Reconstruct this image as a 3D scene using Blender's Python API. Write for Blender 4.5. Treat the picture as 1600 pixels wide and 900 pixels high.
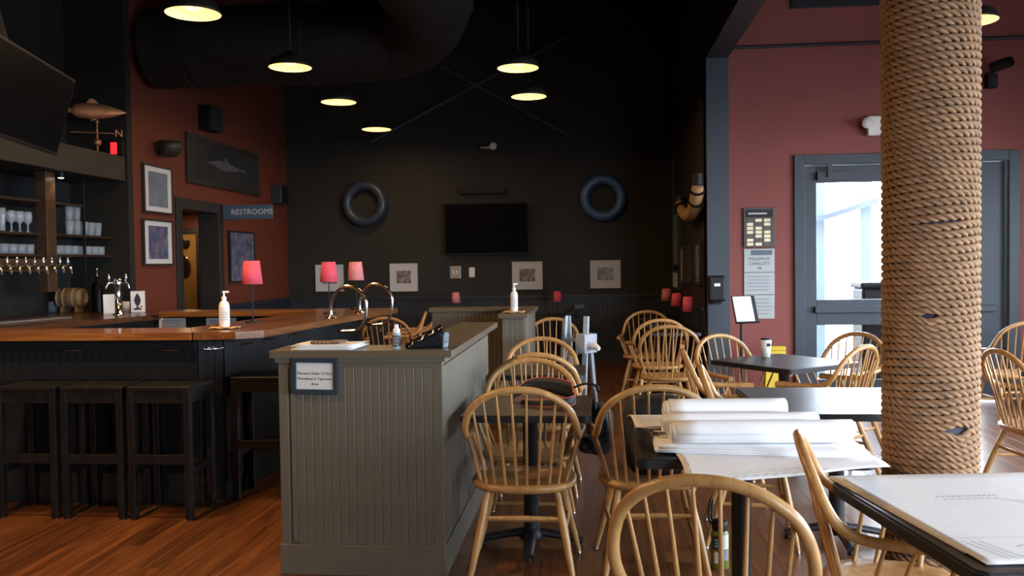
import bpy, math, random
from mathutils import Vector, Matrix
R = math.radians
rnd = random.Random(7)
scene = bpy.context.scene
for o in list(bpy.data.objects): bpy.data.objects.remove(o)
col = scene.collection

# ------------------------------------------------------------------ camera
FPX = 1350.0
EYE = Vector((0, 0, 1.5))
cam_d = bpy.data.cameras.new('camera')
cam_d.sensor_width = 36.0
cam_d.lens = FPX / 1600.0 * 36.0
cam_d.clip_start = 0.05
cam = bpy.data.objects.new('camera', cam_d)
col.objects.link(cam)
CAMROT = Matrix.Rotation(R(5.31), 4, 'Z') @ Matrix.Rotation(R(90 - 1.62), 4, 'X') @ Matrix.Rotation(R(-0.8), 4, 'Z')
cam.matrix_world = Matrix.Translation(EYE) @ CAMROT
scene.camera = cam
cam_d.dof.use_dof = True
cam_d.dof.focus_distance = 4.1
cam_d.dof.aperture_fstop = 5.6

# ------------------------------------------------------------------ sky and daylight
world = bpy.data.worlds.new('overcast_sky')
scene.world = world
world.use_nodes = True
wb = world.node_tree.nodes['Background']
wb.inputs[0].default_value = (0.80, 0.90, 1.0, 1)
wb.inputs[1].default_value = 26.0
def portal(name, loc, rot, sx, sy):
    l = bpy.data.lights.new(name, 'AREA'); l.shape = 'RECTANGLE'; l.size = sx; l.size_y = sy
    l.cycles.is_portal = True
    o = bpy.data.objects.new(name, l); col.objects.link(o); o.location = loc; o.rotation_euler = rot
    return o
# daylight portals sit in the window openings of the right and rear walls
portal('window_portal', (6.05, 3.0, 1.8), (0, R(90), 0), 1.8, 9.0)
portal('window_portal', (3.95, -2.55, 1.8), (R(90), 0, 0), 3.1, 1.8)

scene.view_settings.view_transform = 'Standard'
scene.view_settings.look = 'None'
scene.view_settings.exposure = 0.0
scene.view_settings.gamma = 1.0
scene.view_settings.use_curve_mapping = False

# ------------------------------------------------------------------ helpers
def ray(px, py):
    return CAMROT.to_3x3() @ Vector(((px - 800) / FPX, -(py - 450) / FPX, -1))
def atY(px, py, Y):
    d = ray(px, py); return EYE + d * (Y / d.y)
def atZ(px, py, z):
    d = ray(px, py); return EYE + d * ((z - 1.5) / d.z)
def atX(px, py, X):
    d = ray(px, py); return EYE + d * (X / d.x)

def tag(o, label=None, cat=None, group=None, kind=None):
    if label: o['label'] = label
    if cat: o['category'] = cat
    if group: o['group'] = group
    if kind: o['kind'] = kind
    return o
def thing(name, label, cat, loc=(0, 0, 0), rz=0, group=None):
    o = bpy.data.objects.new(name, None); col.objects.link(o)
    o.empty_display_size = 0.1
    o.location = loc; o.rotation_euler = (0, 0, R(rz))
    return tag(o, label, cat, group)
def copy_tree(o, parent=None):
    c = o.copy(); col.objects.link(c)
    if parent is not None: c.parent = parent
    for ch in list(o.children): copy_tree(ch, c)
    return c

def smooth_path(pts, sub=6, closed=False):
    P = [Vector(p) for p in pts]; n = len(P); out = []
    rng = range(n if closed else n - 1)
    for i in rng:
        if closed: a, b, c, d = P[(i - 1) % n], P[i], P[(i + 1) % n], P[(i + 2) % n]
        else: a, b, c, d = P[max(i - 1, 0)], P[i], P[i + 1], P[min(i + 2, n - 1)]
        for k in range(sub):
            t = k / sub
            out.append(0.5 * ((2 * b) + (c - a) * t + (2 * a - 5 * b + 4 * c - d) * t * t + (3 * b - a - 3 * c + d) * t ** 3))
    if not closed: out.append(P[-1])
    return out

class MB:
    def __init__(self): self.v = []; self.f = []; self.s = []
    def _add(self, vs, fs, sm=False):
        o = len(self.v); self.v += [tuple(x) for x in vs]
        self.f += [tuple(i + o for i in f) for f in fs]; self.s += [sm] * len(fs)
        return self
    def box(self, x0, x1, y0, y1, z0, z1, M=None):
        vs = [Vector((x, y, z)) for z in (z0, z1) for y in (y0, y1) for x in (x0, x1)]
        if M: vs = [M @ v for v in vs]
        return self._add(vs, [(0, 2, 3, 1), (4, 5, 7, 6), (0, 1, 5, 4), (2, 6, 7, 3), (0, 4, 6, 2), (1, 3, 7, 5)])
    def cbox(self, c, s, M=None):
        return self.box(c[0] - s[0] / 2, c[0] + s[0] / 2, c[1] - s[1] / 2, c[1] + s[1] / 2, c[2] - s[2] / 2, c[2] + s[2] / 2, M)
    def bar(self, a, b, w, h):
        a = Vector(a); b = Vector(b); d = (b - a); L = d.length
        q = d.to_track_quat('Y', 'Z').to_matrix().to_4x4()
        return self.box(-w / 2, w / 2, 0, L, -h / 2, h / 2, Matrix.Translation(a) @ q)
    def prism(self, poly, z0, z1, M=None, sm=False):
        n = len(poly)
        vs = [Vector((x, y, z0)) for x, y in poly] + [Vector((x, y, z1)) for x, y in poly]
        if M: vs = [M @ v for v in vs]
        self._add(vs, [tuple(range(n))[::-1], tuple(range(n, 2 * n))])
        return self._add(vs, [(i, (i + 1) % n, n + (i + 1) % n, n + i) for i in range(n)], sm)
    def tube(self, pts, r, n=8, closed=False, caps=True, sm=True, flat=1.0):
        P = [Vector(p) for p in pts]; m = len(P)
        rr = r if isinstance(r, (list, tuple)) else [r] * m
        T = []
        for i in range(m):
            a = P[(i - 1) % m] if closed else P[max(i - 1, 0)]
            b = P[(i + 1) % m] if closed else P[min(i + 1, m - 1)]
            d = b - a
            T.append(d.normalized() if d.length > 1e-9 else Vector((0, 0, 1)))
        up = Vector((0, 0, 1)) if abs(T[0].z) < 0.9 else Vector((1, 0, 0))
        N = (up - T[0] * up.dot(T[0])).normalized(); vs = []
        for i in range(m):
            N = (N - T[i] * N.dot(T[i])).normalized(); B = T[i].cross(N)
            for k in range(n):
                a = 2 * math.pi * k / n
                vs.append(P[i] + (N * math.cos(a) * flat + B * math.sin(a)) * rr[i])
        fs = []
        for i in range(m if closed else m - 1):
            j = (i + 1) % m
            for k in range(n): fs.append((i * n + k, i * n + (k + 1) % n, j * n + (k + 1) % n, j * n + k))
        self._add(vs, fs, sm)
        if caps and not closed:
            self._add(vs[:n], [tuple(range(n))[::-1]]); self._add(vs[-n:], [tuple(range(n))])
        return self
    def lathe(self, prof, n=20, M=None, sm=True, caps=True):
        vs = []; m = len(prof)
        for r, z in prof:
            for k in range(n):
                a = 2 * math.pi * k / n; vs.append(Vector((r * math.cos(a), r * math.sin(a), z)))
        if M: vs = [M @ v for v in vs]
        fs = [(i * n + k, i * n + (k + 1) % n, (i + 1) * n + (k + 1) % n, (i + 1) * n + k) for i in range(m - 1) for k in range(n)]
        self._add(vs, fs, sm)
        if caps:
            if prof[0][0] > 1e-5: self._add(vs[:n], [tuple(range(n))[::-1]])
            if prof[-1][0] > 1e-5: self._add(vs[-n:], [tuple(range(n))])
        return self
    def grid(self, fn, nu, nv, sm=True):
        vs = [fn(i / nu, j / nv) for j in range(nv + 1) for i in range(nu + 1)]
        w = nu + 1
        return self._add(vs, [(j * w + i, j * w + i + 1, (j + 1) * w + i + 1, (j + 1) * w + i) for j in range(nv) for i in range(nu)], sm)
    def mesh(self, name, mat):
        me = bpy.data.meshes.new(name); me.from_pydata(self.v, [], self.f)
        me.polygons.foreach_set('use_smooth', self.s)
        me.materials.append(mat); me.update()
        return me
    def build(self, name, mat, parent=None, loc=None, bev=0, solid=0, rot=None, subsurf=0):
        return link(name, self.mesh(name, mat), parent, loc, bev, solid, rot, subsurf)
def link(name, me, parent=None, loc=None, bev=0, solid=0, rot=None, subsurf=0):
    o = bpy.data.objects.new(name, me); col.objects.link(o)
    if parent is not None: o.parent = parent
    if loc is not None: o.location = loc
    if rot is not None: o.rotation_euler = rot
    if solid:
        m = o.modifiers.new('thickness', 'SOLIDIFY'); m.thickness = solid; m.offset = 0
    if subsurf:
        m = o.modifiers.new('subdivision', 'SUBSURF'); m.levels = m.render_levels = subsurf
    if bev:
        m = o.modifiers.new('bevel', 'BEVEL'); m.width = bev; m.segments = 2; m.limit_method = 'ANGLE'; m.angle_limit = R(40)
    return o
def text(name, s, size, mat, parent=None, loc=(0, 0, 0), rot=(R(90), 0, 0), align='CENTER', ext=0.0006, space=1.0):
    c = bpy.data.curves.new(name, 'FONT'); c.body = s; c.size = size; c.align_x = align; c.align_y = 'CENTER'
    c.extrude = ext; c.resolution_u = 2; c.space_line = space
    t = bpy.data.objects.new(name + '_tmp', c); col.objects.link(t)
    dg = bpy.context.evaluated_depsgraph_get()
    me = bpy.data.meshes.new_from_object(t.evaluated_get(dg)); me.name = name
    bpy.data.objects.remove(t); bpy.data.curves.remove(c)
    me.materials.clear(); me.materials.append(mat)
    return link(name, me, parent, loc, rot=rot)

# ------------------------------------------------------------------ materials
def new_mat(name):
    m = bpy.data.materials.new(name); m.use_nodes = True
    return m, m.node_tree, m.node_tree.nodes['Principled BSDF']
def mat(name, c, rough=0.5, metal=0.0, var=0.12, vs=6.0, bump=0.0, bs=60.0, coat=0.0, spec=0.5, emit=None, es=0.0):
    m, nt, b = new_mat(name)
    b.inputs['Roughness'].default_value = rough; b.inputs['Metallic'].default_value = metal
    b.inputs['Specular IOR Level'].default_value = spec
    b.inputs['Coat Weight'].default_value = coat
    tc = nt.nodes.new('ShaderNodeTexCoord')
    if var:
        nz = nt.nodes.new('ShaderNodeTexNoise'); nz.inputs['Scale'].default_value = vs; nz.inputs['Detail'].default_value = 4
        nt.links.new(tc.outputs['Object'], nz.inputs['Vector'])
        rp = nt.nodes.new('ShaderNodeValToRGB'); e = rp.color_ramp.elements
        e[0].position = 0.3; e[1].position = 0.7
        e[0].color = tuple(x * (1 - var) for x in c) + (1,); e[1].color = tuple(min(1, x * (1 + var)) for x in c) + (1,)
        nt.links.new(nz.outputs['Fac'], rp.inputs['Fac']); nt.links.new(rp.outputs['Color'], b.inputs['Base Color'])
    else: b.inputs['Base Color'].default_value = tuple(c) + (1,)
    if bump:
        n2 = nt.nodes.new('ShaderNodeTexNoise'); n2.inputs['Scale'].default_value = bs; n2.inputs['Detail'].default_value = 3
        nt.links.new(tc.outputs['Object'], n2.inputs['Vector'])
        bp = nt.nodes.new('ShaderNodeBump'); bp.inputs['Strength'].default_value = bump; bp.inputs['Distance'].default_value = 0.004
        nt.links.new(n2.outputs['Fac'], bp.inputs['Height']); nt.links.new(bp.outputs['Normal'], b.inputs['Normal'])
    if emit:
        b.inputs['Emission Color'].default_value = tuple(emit) + (1,); b.inputs['Emission Strength'].default_value = es
    return m
def wood(name, c1, c2, rough=0.4, scale=(30, 3, 30), coat=0.0, rand=0.0, det=5, bump=0.1, dist=1.0):
    m, nt, b = new_mat(name)
    b.inputs['Roughness'].default_value = rough; b.inputs['Coat Weight'].default_value = coat
    b.inputs['Coat Roughness'].default_value = 0.15
    tc = nt.nodes.new('ShaderNodeTexCoord'); mp = nt.nodes.new('ShaderNodeMapping'); mp.inputs['Scale'].default_value = scale
    nt.links.new(tc.outputs['Object'], mp.inputs['Vector'])
    nz = nt.nodes.new('ShaderNodeTexNoise'); nz.inputs['Scale'].default_value = 1.0; nz.inputs['Detail'].default_value = det; nz.inputs['Distortion'].default_value = dist
    rp = nt.nodes.new('ShaderNodeValToRGB'); e = rp.color_ramp.elements
    e[0].position = 0.32; e[1].position = 0.68; e[0].color = c1 + (1,); e[1].color = c2 + (1,)
    nt.links.new(nz.outputs['Fac'], rp.inputs['Fac']); out = rp.outputs['Color']
    if rand:
        oi = nt.nodes.new('ShaderNodeObjectInfo')
        ad = nt.nodes.new('ShaderNodeVectorMath'); ad.operation = 'MULTIPLY_ADD'
        nt.links.new(oi.outputs['Random'], ad.inputs[0]); ad.inputs[1].default_value = (40, 40, 40)
        nt.links.new(mp.outputs['Vector'], ad.inputs[2]); nt.links.new(ad.outputs['Vector'], nz.inputs['Vector'])
        hs = nt.nodes.new('ShaderNodeHueSaturation'); mr = nt.nodes.new('ShaderNodeMapRange')
        mr.inputs['To Min'].default_value = 1 - rand; mr.inputs['To Max'].default_value = 1 + rand
        nt.links.new(oi.outputs['Random'], mr.inputs['Value']); nt.links.new(mr.outputs['Result'], hs.inputs['Value'])
        nt.links.new(out, hs.inputs['Color']); out = hs.outputs['Color']
    else: nt.links.new(mp.outputs['Vector'], nz.inputs['Vector'])
    nt.links.new(out, b.inputs['Base Color'])
    if bump:
        bp = nt.nodes.new('ShaderNodeBump'); bp.inputs['Strength'].default_value = bump; bp.inputs['Distance'].default_value = 0.002
        nt.links.new(nz.outputs['Fac'], bp.inputs['Height']); nt.links.new(bp.outputs['Normal'], b.inputs['Normal'])
    return m
def glassy(name, c, fac=0.25, rough=0.05):
    m, nt, b = new_mat(name); nt.nodes.remove(b)
    o = nt.nodes['Material Output']; t = nt.nodes.new('ShaderNodeBsdfTransparent'); g = nt.nodes.new('ShaderNodeBsdfGlossy')
    t.inputs[0].default_value = c + (1,); g.inputs['Roughness'].default_value = rough
    lw = nt.nodes.new('ShaderNodeLayerWeight'); lw.inputs['Blend'].default_value = fac
    mx = nt.nodes.new('ShaderNodeMixShader'); nt.links.new(lw.outputs['Fresnel'], mx.inputs[0])
    nt.links.new(t.outputs[0], mx.inputs[1]); nt.links.new(g.outputs[0], mx.inputs[2]); nt.links.new(mx.outputs[0], o.inputs[0])
    return m
M = {}
M['olive_wall'] = mat('dark_olive_wall_paint', (0.0165, 0.0150, 0.0112), 0.7, var=0.1, vs=2, bump=0.15, bs=80)
M['black_wall'] = mat('near_black_wall_paint', (0.010, 0.0092, 0.0075), 0.7, var=0.1, vs=2)
M['red_wall'] = mat('brick_red_wall_paint', (0.122, 0.0255, 0.0105), 0.65, var=0.06, vs=2, bump=0.15, bs=80)
M['rose_wall'] = mat('dusty_red_wall_paint', (0.245, 0.060, 0.049), 0.65, var=0.06, vs=2, bump=0.15, bs=80)
M['ceil'] = mat('black_ceiling_paint', (0.012, 0.011, 0.011), 0.9)
M['ceil_red'] = mat('dark_maroon_ceiling_paint', (0.07, 0.03, 0.03), 0.85)
M['navy'] = mat('navy_trim_paint', (0.031, 0.044, 0.062), 0.5, var=0.08)
M['navy_dark'] = mat('dark_navy_wainscot_paint', (0.0165, 0.0225, 0.033), 0.5, var=0.12)
M['bar_paint'] = mat('charcoal_bar_paint', (0.016, 0.0165, 0.0175), 0.65, var=0.12, spec=.2)
M['olive'] = mat('olive_grey_half_wall_paint', (0.108, 0.093, 0.068), 0.5, var=0.1, vs=5, bump=0.1)
M['cap'] = mat('olive_cap_brown_reflection', (0.112, 0.089, 0.060), 0.32, var=0.12, vs=5)  # olive paint, with the brown reflection on its top mixed into the colour
M['trim_dark'] = mat('dark_brown_trim', (0.022, 0.020, 0.019), 0.5)
M['plank'] = wood('stained_floor_plank', (0.075, 0.025, 0.008), (0.19, 0.066, 0.019), 0.33, (22, 1.6, 22), rand=0.28)
M['subfloor'] = mat('dark_plank_joint', (0.03, 0.014, 0.008), 0.8)
M['chair'] = wood('honey_maple', (0.38, 0.19, 0.063), (0.53, 0.29, 0.105), 0.38, (26, 26, 5), coat=0.15, rand=0.14)
M['black_top'] = wood('black_stained_table_top', (0.006, 0.006, 0.007), (0.014, 0.013, 0.0125), 0.34, (40, 4, 40), coat=0.0, bump=0.3)
M['edge'] = mat('black_table_edge', (0.010, 0.010, 0.012), 0.4, var=0)
M['iron'] = mat('black_cast_iron', (0.014, 0.016, 0.02), 0.45, var=0.1)
M['stool'] = wood('black_stool_wood', (0.005, 0.005, 0.006), (0.011, 0.0105, 0.0105), 0.42, (20, 20, 3))
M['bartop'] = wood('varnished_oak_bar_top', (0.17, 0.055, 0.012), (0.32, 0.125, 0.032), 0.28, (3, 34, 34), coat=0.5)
M['chrome'] = mat('polished_chrome', (0.75, 0.77, 0.8), 0.12, 1.0, var=0)
M['brass'] = mat('brass', (0.62, 0.42, 0.16), 0.25, 1.0, var=0.1)
M['copper'] = mat('weathered_copper', (0.42, 0.19, 0.09), 0.45, 0.6, var=0.2, vs=20)
M['steel'] = mat('brushed_steel', (0.45, 0.46, 0.48), 0.35, 1.0, var=0.05)
M['black'] = mat('matte_black_plastic', (0.008, 0.008, 0.009), 0.5, var=0, spec=.3)
M['screen'] = mat('dark_television_glass', (0.004, 0.004, 0.005), 0.25, var=0, spec=.06)
M['paper'] = mat('white_drawing_paper', (0.88, 0.88, 0.90), 0.7, var=0.02, vs=12)
M['paper2'] = mat('off_white_paper', (0.72, 0.70, 0.70), 0.7, var=0.04, vs=12)
M['ink'] = mat('grey_drawing_ink', (0.30, 0.31, 0.35), 0.8, var=0)
M['ink_dark'] = mat('dark_ink', (0.03, 0.03, 0.04), 0.8, var=0)
M['white_plastic'] = mat('white_plastic', (0.78, 0.77, 0.75), 0.4, var=0.02)
M['pink_shade'] = mat('raspberry_lamp_shade', (0.74, 0.09, 0.14), 0.8, var=0.08, vs=60)
M['pale_shade'] = mat('faded_pink_lamp_shade', (0.72, 0.24, 0.25), 0.8, var=0.14, vs=40)
M['glass'] = mat('backlit_tint_drinking_glass', (0.66, 0.78, 0.90), 0.12, var=0, spec=.9)  # pale blue body colour stands in for backlight caught by clear glass
M['glass'].node_tree.nodes['Principled BSDF'].inputs['Alpha'].default_value = .20
M['pane'] = glassy('clear_window_pane', (0.97, 0.98, 0.99), 0.1, 0.02)
M['rope'] = mat('natural_manila_rope', (0.33, 0.19, 0.10), 0.8, var=0.22, vs=14, bump=0.7, bs=260)
M['core'] = mat('dark_purple_column_core', (0.05, 0.045, 0.07), 0.8)
M['tan'] = mat('tan_varnished_horn', (0.42, 0.25, 0.12), 0.4, var=0.2)
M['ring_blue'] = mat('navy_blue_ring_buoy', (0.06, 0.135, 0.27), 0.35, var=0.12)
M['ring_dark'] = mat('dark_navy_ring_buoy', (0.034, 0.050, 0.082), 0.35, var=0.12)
M['mount'] = mat('pale_grey_picture_mount', (0.54, 0.54, 0.55), 0.7, var=0.02)
M['yellow'] = mat('yellow_plastic', (0.70, 0.50, 0.02), 0.45, var=0.05)
M['navy_frame'] = mat('navy_sign_frame', (0.022, 0.03, 0.045), 0.45, var=0.1)
M['navy_cloth'] = mat('dark_navy_nylon', (0.018, 0.021, 0.03), 0.65, var=0.2, bump=0.3)
M['black_cloth'] = mat('black_nylon', (0.010, 0.010, 0.011), 0.6, var=0.2, bump=0.4, bs=120)
M['red_pipe'] = mat('coral_red_piping', (0.65, 0.10, 0.08), 0.6, var=0)
M['cloth_tan'] = mat('folded_tan_cloth', (0.62, 0.38, 0.15), 0.85, var=0.15)
M['wood_dark'] = wood('dark_walnut', (0.02, 0.011, 0.006), (0.04, 0.02, 0.011), 0.4, (20, 3, 20))
M['wood_mid'] = wood('warm_brown_cabinet_wood', (0.045, 0.022, 0.010), (0.075, 0.038, 0.017), 0.4, (20, 3, 20))
M['barrel'] = wood('pale_oak_stave', (0.15, 0.085, 0.035), (0.24, 0.15, 0.07), 0.5, (30, 30, 4))
def picture_mat(name, c1, c2, c3, scale=6):
    m, nt, b = new_mat(name); b.inputs['Roughness'].default_value = 0.25
    tc = nt.nodes.new('ShaderNodeTexCoord'); nz = nt.nodes.new('ShaderNodeTexNoise'); nz.inputs['Scale'].default_value = scale; nz.inputs['Detail'].default_value = 6
    rp = nt.nodes.new('ShaderNodeValToRGB'); e = rp.color_ramp.elements
    e[0].position = 0.3; e[1].position = 0.7; e[0].color = c1 + (1,); e[1].color = c3 + (1,)
    k = rp.color_ramp.elements.new(0.5); k.color = c2 + (1,)
    nt.links.new(tc.outputs['Object'], nz.inputs['Vector']); nt.links.new(nz.outputs['Fac'], rp.inputs['Fac']); nt.links.new(rp.outputs['Color'], b.inputs['Base Color'])
    return m
M['pic_blue'] = picture_mat('blue_sky_print', (0.12, 0.14, 0.185), (0.16, 0.185, 0.23), (0.20, 0.235, 0.23))
M['pic_indigo'] = picture_mat('indigo_harbour_print', (0.05, 0.058, 0.11), (0.10, 0.105, 0.18), (0.20, 0.175, 0.18), 9)
M['pic_grey'] = picture_mat('grey_engraving_print', (0.06, 0.055, 0.05), (0.20, 0.18, 0.17), (0.42, 0.40, 0.38), 14)
M['pic_dark'] = picture_mat('dark_lake_print', (0.02, 0.024, 0.026), (0.028, 0.03, 0.03), (0.04, 0.042, 0.04), 4)
# ------------------------------------------------------------------ the room
def struct(name, mb, m, bev=0, parent=None):
    o = mb.build(name, m, parent, bev=bev)
    if parent is None: o['kind'] = 'structure'
    return o
floor = struct('floor', MB().box(-7.6, 6.12, -2.62, 13.3, -0.12, -0.006), M['subfloor'])
# floor planks run away from the camera
PW = 0.14
def plank_mesh(L):
    w = PW / 2 - 0.0006; c = 0.0010
    prof = [(-w, -0.012), (w, -0.012), (w, -c), (w - c, 0), (-w + c, 0), (-w, -c)]
    mb = MB(); n = 6
    vs = [Vector((x, y, z)) for y in (-L / 2 + 0.001, L / 2 - 0.001) for x, z in prof]
    mb._add(vs, [tuple(range(6)), tuple(range(6, 12))[::-1]] + [(i, n + i, n + (i + 1) % n, (i + 1) % n) for i in range(n)])
    return mb
PL = {L: plank_mesh(L).mesh('plank', M['plank']) for L in (1.2, 1.6, 2.0)}
far = MB(); cnt = 0
for i in range(-54, 43):
    x = i * PW; y = -2.6 - rnd.random() * 1.2
    while y < 13.2:
        L = rnd.choice((1.2, 1.6, 2.0)); yc = y + L / 2; y += L
        if yc > 13.4: break
        near = (-4.3 < x < 0.95 and 3.0 < yc < 8.6) or (0.95 <= x < 2.0 and 2.2 < yc < 5.5)
        if near and cnt < 300:
            cnt += 1; link('plank', PL[L], floor, (x, yc, 0))
        else:
            pm = plank_mesh(L); far._add([(a + x, b + yc, c) for a, b, c in pm.v], pm.f)
fo = far.build('plank_field', M['plank'], floor); fo['kind'] = 'stuff'

struct('wall_back', MB().box(-5.0, 1.32, 13.2, 13.32, 0, 5.4), M['olive_wall'])
# red left wall with the restroom doorway
DY0, DY1, DZ = 9.64, 10.65, 2.20
WX = -4.754
wl = MB(); wl.box(WX - .25, WX, 8.62, DY0, 0, 5.4).box(WX - .25, WX, DY1, 13.2, 0, 5.4).box(WX - .25, WX, DY0, DY1, DZ, 5.4)
struct('wall_left', wl, M['red_wall'])
struct('wall_left_bar', MB().box(-5.5, -5.4, -2.62, 8.62, 0, 5.4), M['black_wall'])
struct('wall_bar_end', MB().box(-5.4, WX + .006, 8.52, 8.622, 0, 5.4), M['black_wall'])
struct('wall_right_inner', MB().box(1.2, 1.32, 9.25, 13.2, 0, 5.4), mat('umber_wall_paint', (0.024, 0.015, 0.011), 0.6))
struct('trim_1', MB().box(1.2, 1.425, 9.16, 9.41, 0, 5.4), M['navy'])
# right red wall with the double door opening
GX0, GX1, GZ = 2.17, 4.36, 2.56
wr = MB(); wr.box(1.32, GX0, 9.4, 9.55, 0, 5.4).box(GX1, 6.12, 9.4, 9.55, 0, 5.4).box(GX0, GX1, 9.4, 9.55, GZ, 5.4)
struct('wall_right_red', wr, M['rose_wall'])
# window walls outside the view: right side and behind the camera
ww = MB(); ww.box(6.0, 6.12, -2.62, 9.55, 0, 0.9).box(6.0, 6.12, -2.62, 9.55, 2.7, 5.4).box(6.0, 6.12, -2.62, -1.5, 0.9, 2.7).box(6.0, 6.12, 7.5, 9.55, 0.9, 2.7)
struct('wall_window_side', ww, M['rose_wall'])
wk = MB(); wk.box(-5.5, 6.12, -2.62, -2.5, 0, 0.9).box(-5.5, 6.12, -2.62, -2.5, 2.7, 5.4).box(-5.5, 2.4, -2.62, -2.5, 0.9, 2.7).box(5.5, 6.0, -2.62, -2.5, 0.9, 2.7)
struct('wall_rear', wk, M['olive_wall'])
for k, (a, b) in enumerate(((-1.5, 1.5), (1.5, 4.5), (4.5, 7.5))):
    w = struct('window_%d' % (k + 1), MB().box(6.02, 6.10, a, a + .05, .9, 2.7).box(6.02, 6.10, b - .05, b, .9, 2.7).box(6.02, 6.10, a, b, .9, .95).box(6.02, 6.10, a, b, 2.65, 2.7), M['navy'])
    MB().box(6.055, 6.06, a + .05, b - .05, .95, 2.65).build('pane', M['pane'], w)
for k, (a, b) in enumerate(((2.4, 3.95), (3.95, 5.5))):
    w = struct('window_%d' % (k + 4), MB().box(a, a + .05, -2.6, -2.52, .9, 2.7).box(b - .05, b, -2.6, -2.52, .9, 2.7).box(a, b, -2.6, -2.52, .9, .95).box(a, b, -2.6, -2.52, 2.65, 2.7), M['navy'])
    MB().box(a + .05, b - .05, -2.565, -2.56, .95, 2.65).build('pane', M['pane'], w)
struct('ceiling', MB().box(-5.5, 1.45, -2.62, 13.32, 5.4, 5.5), M['ceil'])
struct('ceiling_right', MB().box(1.42, 6.12, -2.62, 9.55, 5.4, 5.5), M['ceil_red'])
struct('trim_2', MB().box(1.2, 1.425, -2.5, 9.16, 3.6, 5.4), mat('charcoal_beam_paint', (0.022, 0.024, 0.028), 0.6))
# pipe along the top of the right red wall
struct('trim_3', MB().tube([(1.43, 9.37, 3.744), (6.0, 9.37, 3.744)], 0.018), M['iron'])
# wainscot on the back wall and right inner wall, too fine to pick apart
def slat_profile(mb, p0, ux, n, pitch, h, th, nrm, z0=0.0):
    ux = Vector(ux); nr = Vector(nrm); p0 = Vector(p0)
    for i in range(n):
        a = p0 + ux * (i * pitch + 0.0006); b = p0 + ux * ((i + 1) * pitch - 0.0006); c = 0.0028
        pr = [a, a + nr * (th - c * .7), a + ux * c + nr * th, b - ux * c + nr * th, b + nr * (th - c * .7), b]
        vs = [v + Vector((0, 0, z0)) for v in pr] + [v + Vector((0, 0, z0 + h)) for v in pr]
        mb._add(vs, [tuple(range(6)), tuple(range(6, 12))[::-1]] + [(k, 6 + k, 6 + (k + 1) % 6, (k + 1) % 6) for k in range(6)])
    return mb
wz = 0.97
bb = struct('baseboard_back', MB().box(-4.75, 1.2, 13.165, 13.2, 0, 0.14).box(-4.75, 1.2, 13.15, 13.2, wz, wz + .045), M['navy_dark'])
o = slat_profile(MB(), (-4.75, 13.2, 0), (1, 0, 0), 99, 0.06, wz - .14, 0.02, (0, -1, 0), .14).build('wainscot_slats', M['navy_dark'], bb); o['kind'] = 'stuff'
br = struct('baseboard_right', MB().box(1.165, 1.2, 9.26, 13.16, 0, 0.14).box(1.15, 1.2, 9.26, 13.16, wz, wz + .045), M['navy_dark'])
o = slat_profile(MB(), (1.2, 9.26, 0), (0, 1, 0), 64, 0.06, wz - .14, 0.02, (-1, 0, 0), .14).build('wainscot_slats', M['navy_dark'], br); o['kind'] = 'stuff'
bl = struct('baseboard_left', MB().box(WX, WX + .035, 10.78, 13.14, 0, 0.14).box(WX, WX + .05, 10.78, 13.14, wz, wz + .05).box(WX, WX + .02, 10.78, 13.14, .14, wz), M['navy_dark'])

# corridor behind the restroom doorway
struct('wall_corridor', MB().box(-7.5, WX - .25, 12.1, 12.2, 0, 2.45).box(-7.6, -7.5, 9.3, 12.2, 0, 2.45).box(-7.5, WX - .25, 9.2, 9.3, 0, 2.45), M['red_wall'])
struct('ceiling_corridor', MB().box(-7.6, WX - .25, 9.2, 12.2, 2.32, 2.46), mat('ochre_corridor_ceiling', (0.30, 0.16, 0.05), .7))
t1 = struct('trim_4', MB().box(WX - .24, WX + .03, DY0 - .12, DY0 + .012, 0, DZ + .12).box(WX - .24, WX + .03, DY1 - .012, DY1 + .12, 0, DZ + .12).box(WX - .24, WX + .03, DY0, DY1, DZ - .012, DZ + .12), M['trim_dark'], bev=.006)
d1 = struct('door_1', MB().box(-6.56, -5.70, 12.05, 12.095, 0, 2.0), wood('amber_door_wood', (0.24, 0.12, 0.03), (0.34, 0.18, 0.05), .4, (20, 20, 2)), bev=.004)
MB().box(-6.64, -6.56, 12.03, 12.1, 0, 2.08).box(-5.70, -5.63, 12.03, 12.1, 0, 2.08).box(-6.56, -5.70, 12.03, 12.1, 2.0, 2.08).build('door_frame', M['trim_dark'], d1)
MB().lathe([(0.001, 0), (0.10, 0), (0.12, .012), (0.10, .02), (0.001, .012)], 24, Matrix.Translation((-5.875, 12.05, 1.52)) @ Matrix.Rotation(R(90), 4, 'X') @ Matrix.Diagonal((.75, 1.35, 1, 1))).build('oval_window', M['brass'], d1)
MB().box(-6.05, -5.80, 11.98, 12.05, 1.84, 1.90).box(-5.92, -5.86, 11.75, 12.0, 1.90, 1.92).build('door_closer', M['black'], d1)
dl = thing('corridor_downlight', 'small round ceiling downlight glowing inside the restroom corridor', 'ceiling light', (atY(286, 328, 11.5).x, 11.5, 2.32))
MB().lathe([(.07, -.012), (.085, -.012), (.085, 0), (.07, 0)], 20, caps=False).build('trim_ring', M['white_plastic'], dl)
MB().lathe([(.001, -.006), (.07, -.006)], 20, caps=False).build('lens', mat('warm_lens', (1, .9, .7), emit=(1, .85, .6), es=12), dl)
l = bpy.data.lights.new('corridor_light', 'AREA'); l.shape = 'DISK'; l.size = .14; l.energy = 9; l.color = (1, .72, .42)
lo = bpy.data.objects.new('corridor_light', l); col.objects.link(lo); lo.parent = dl; lo.location = (0, 0, -.03)

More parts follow.
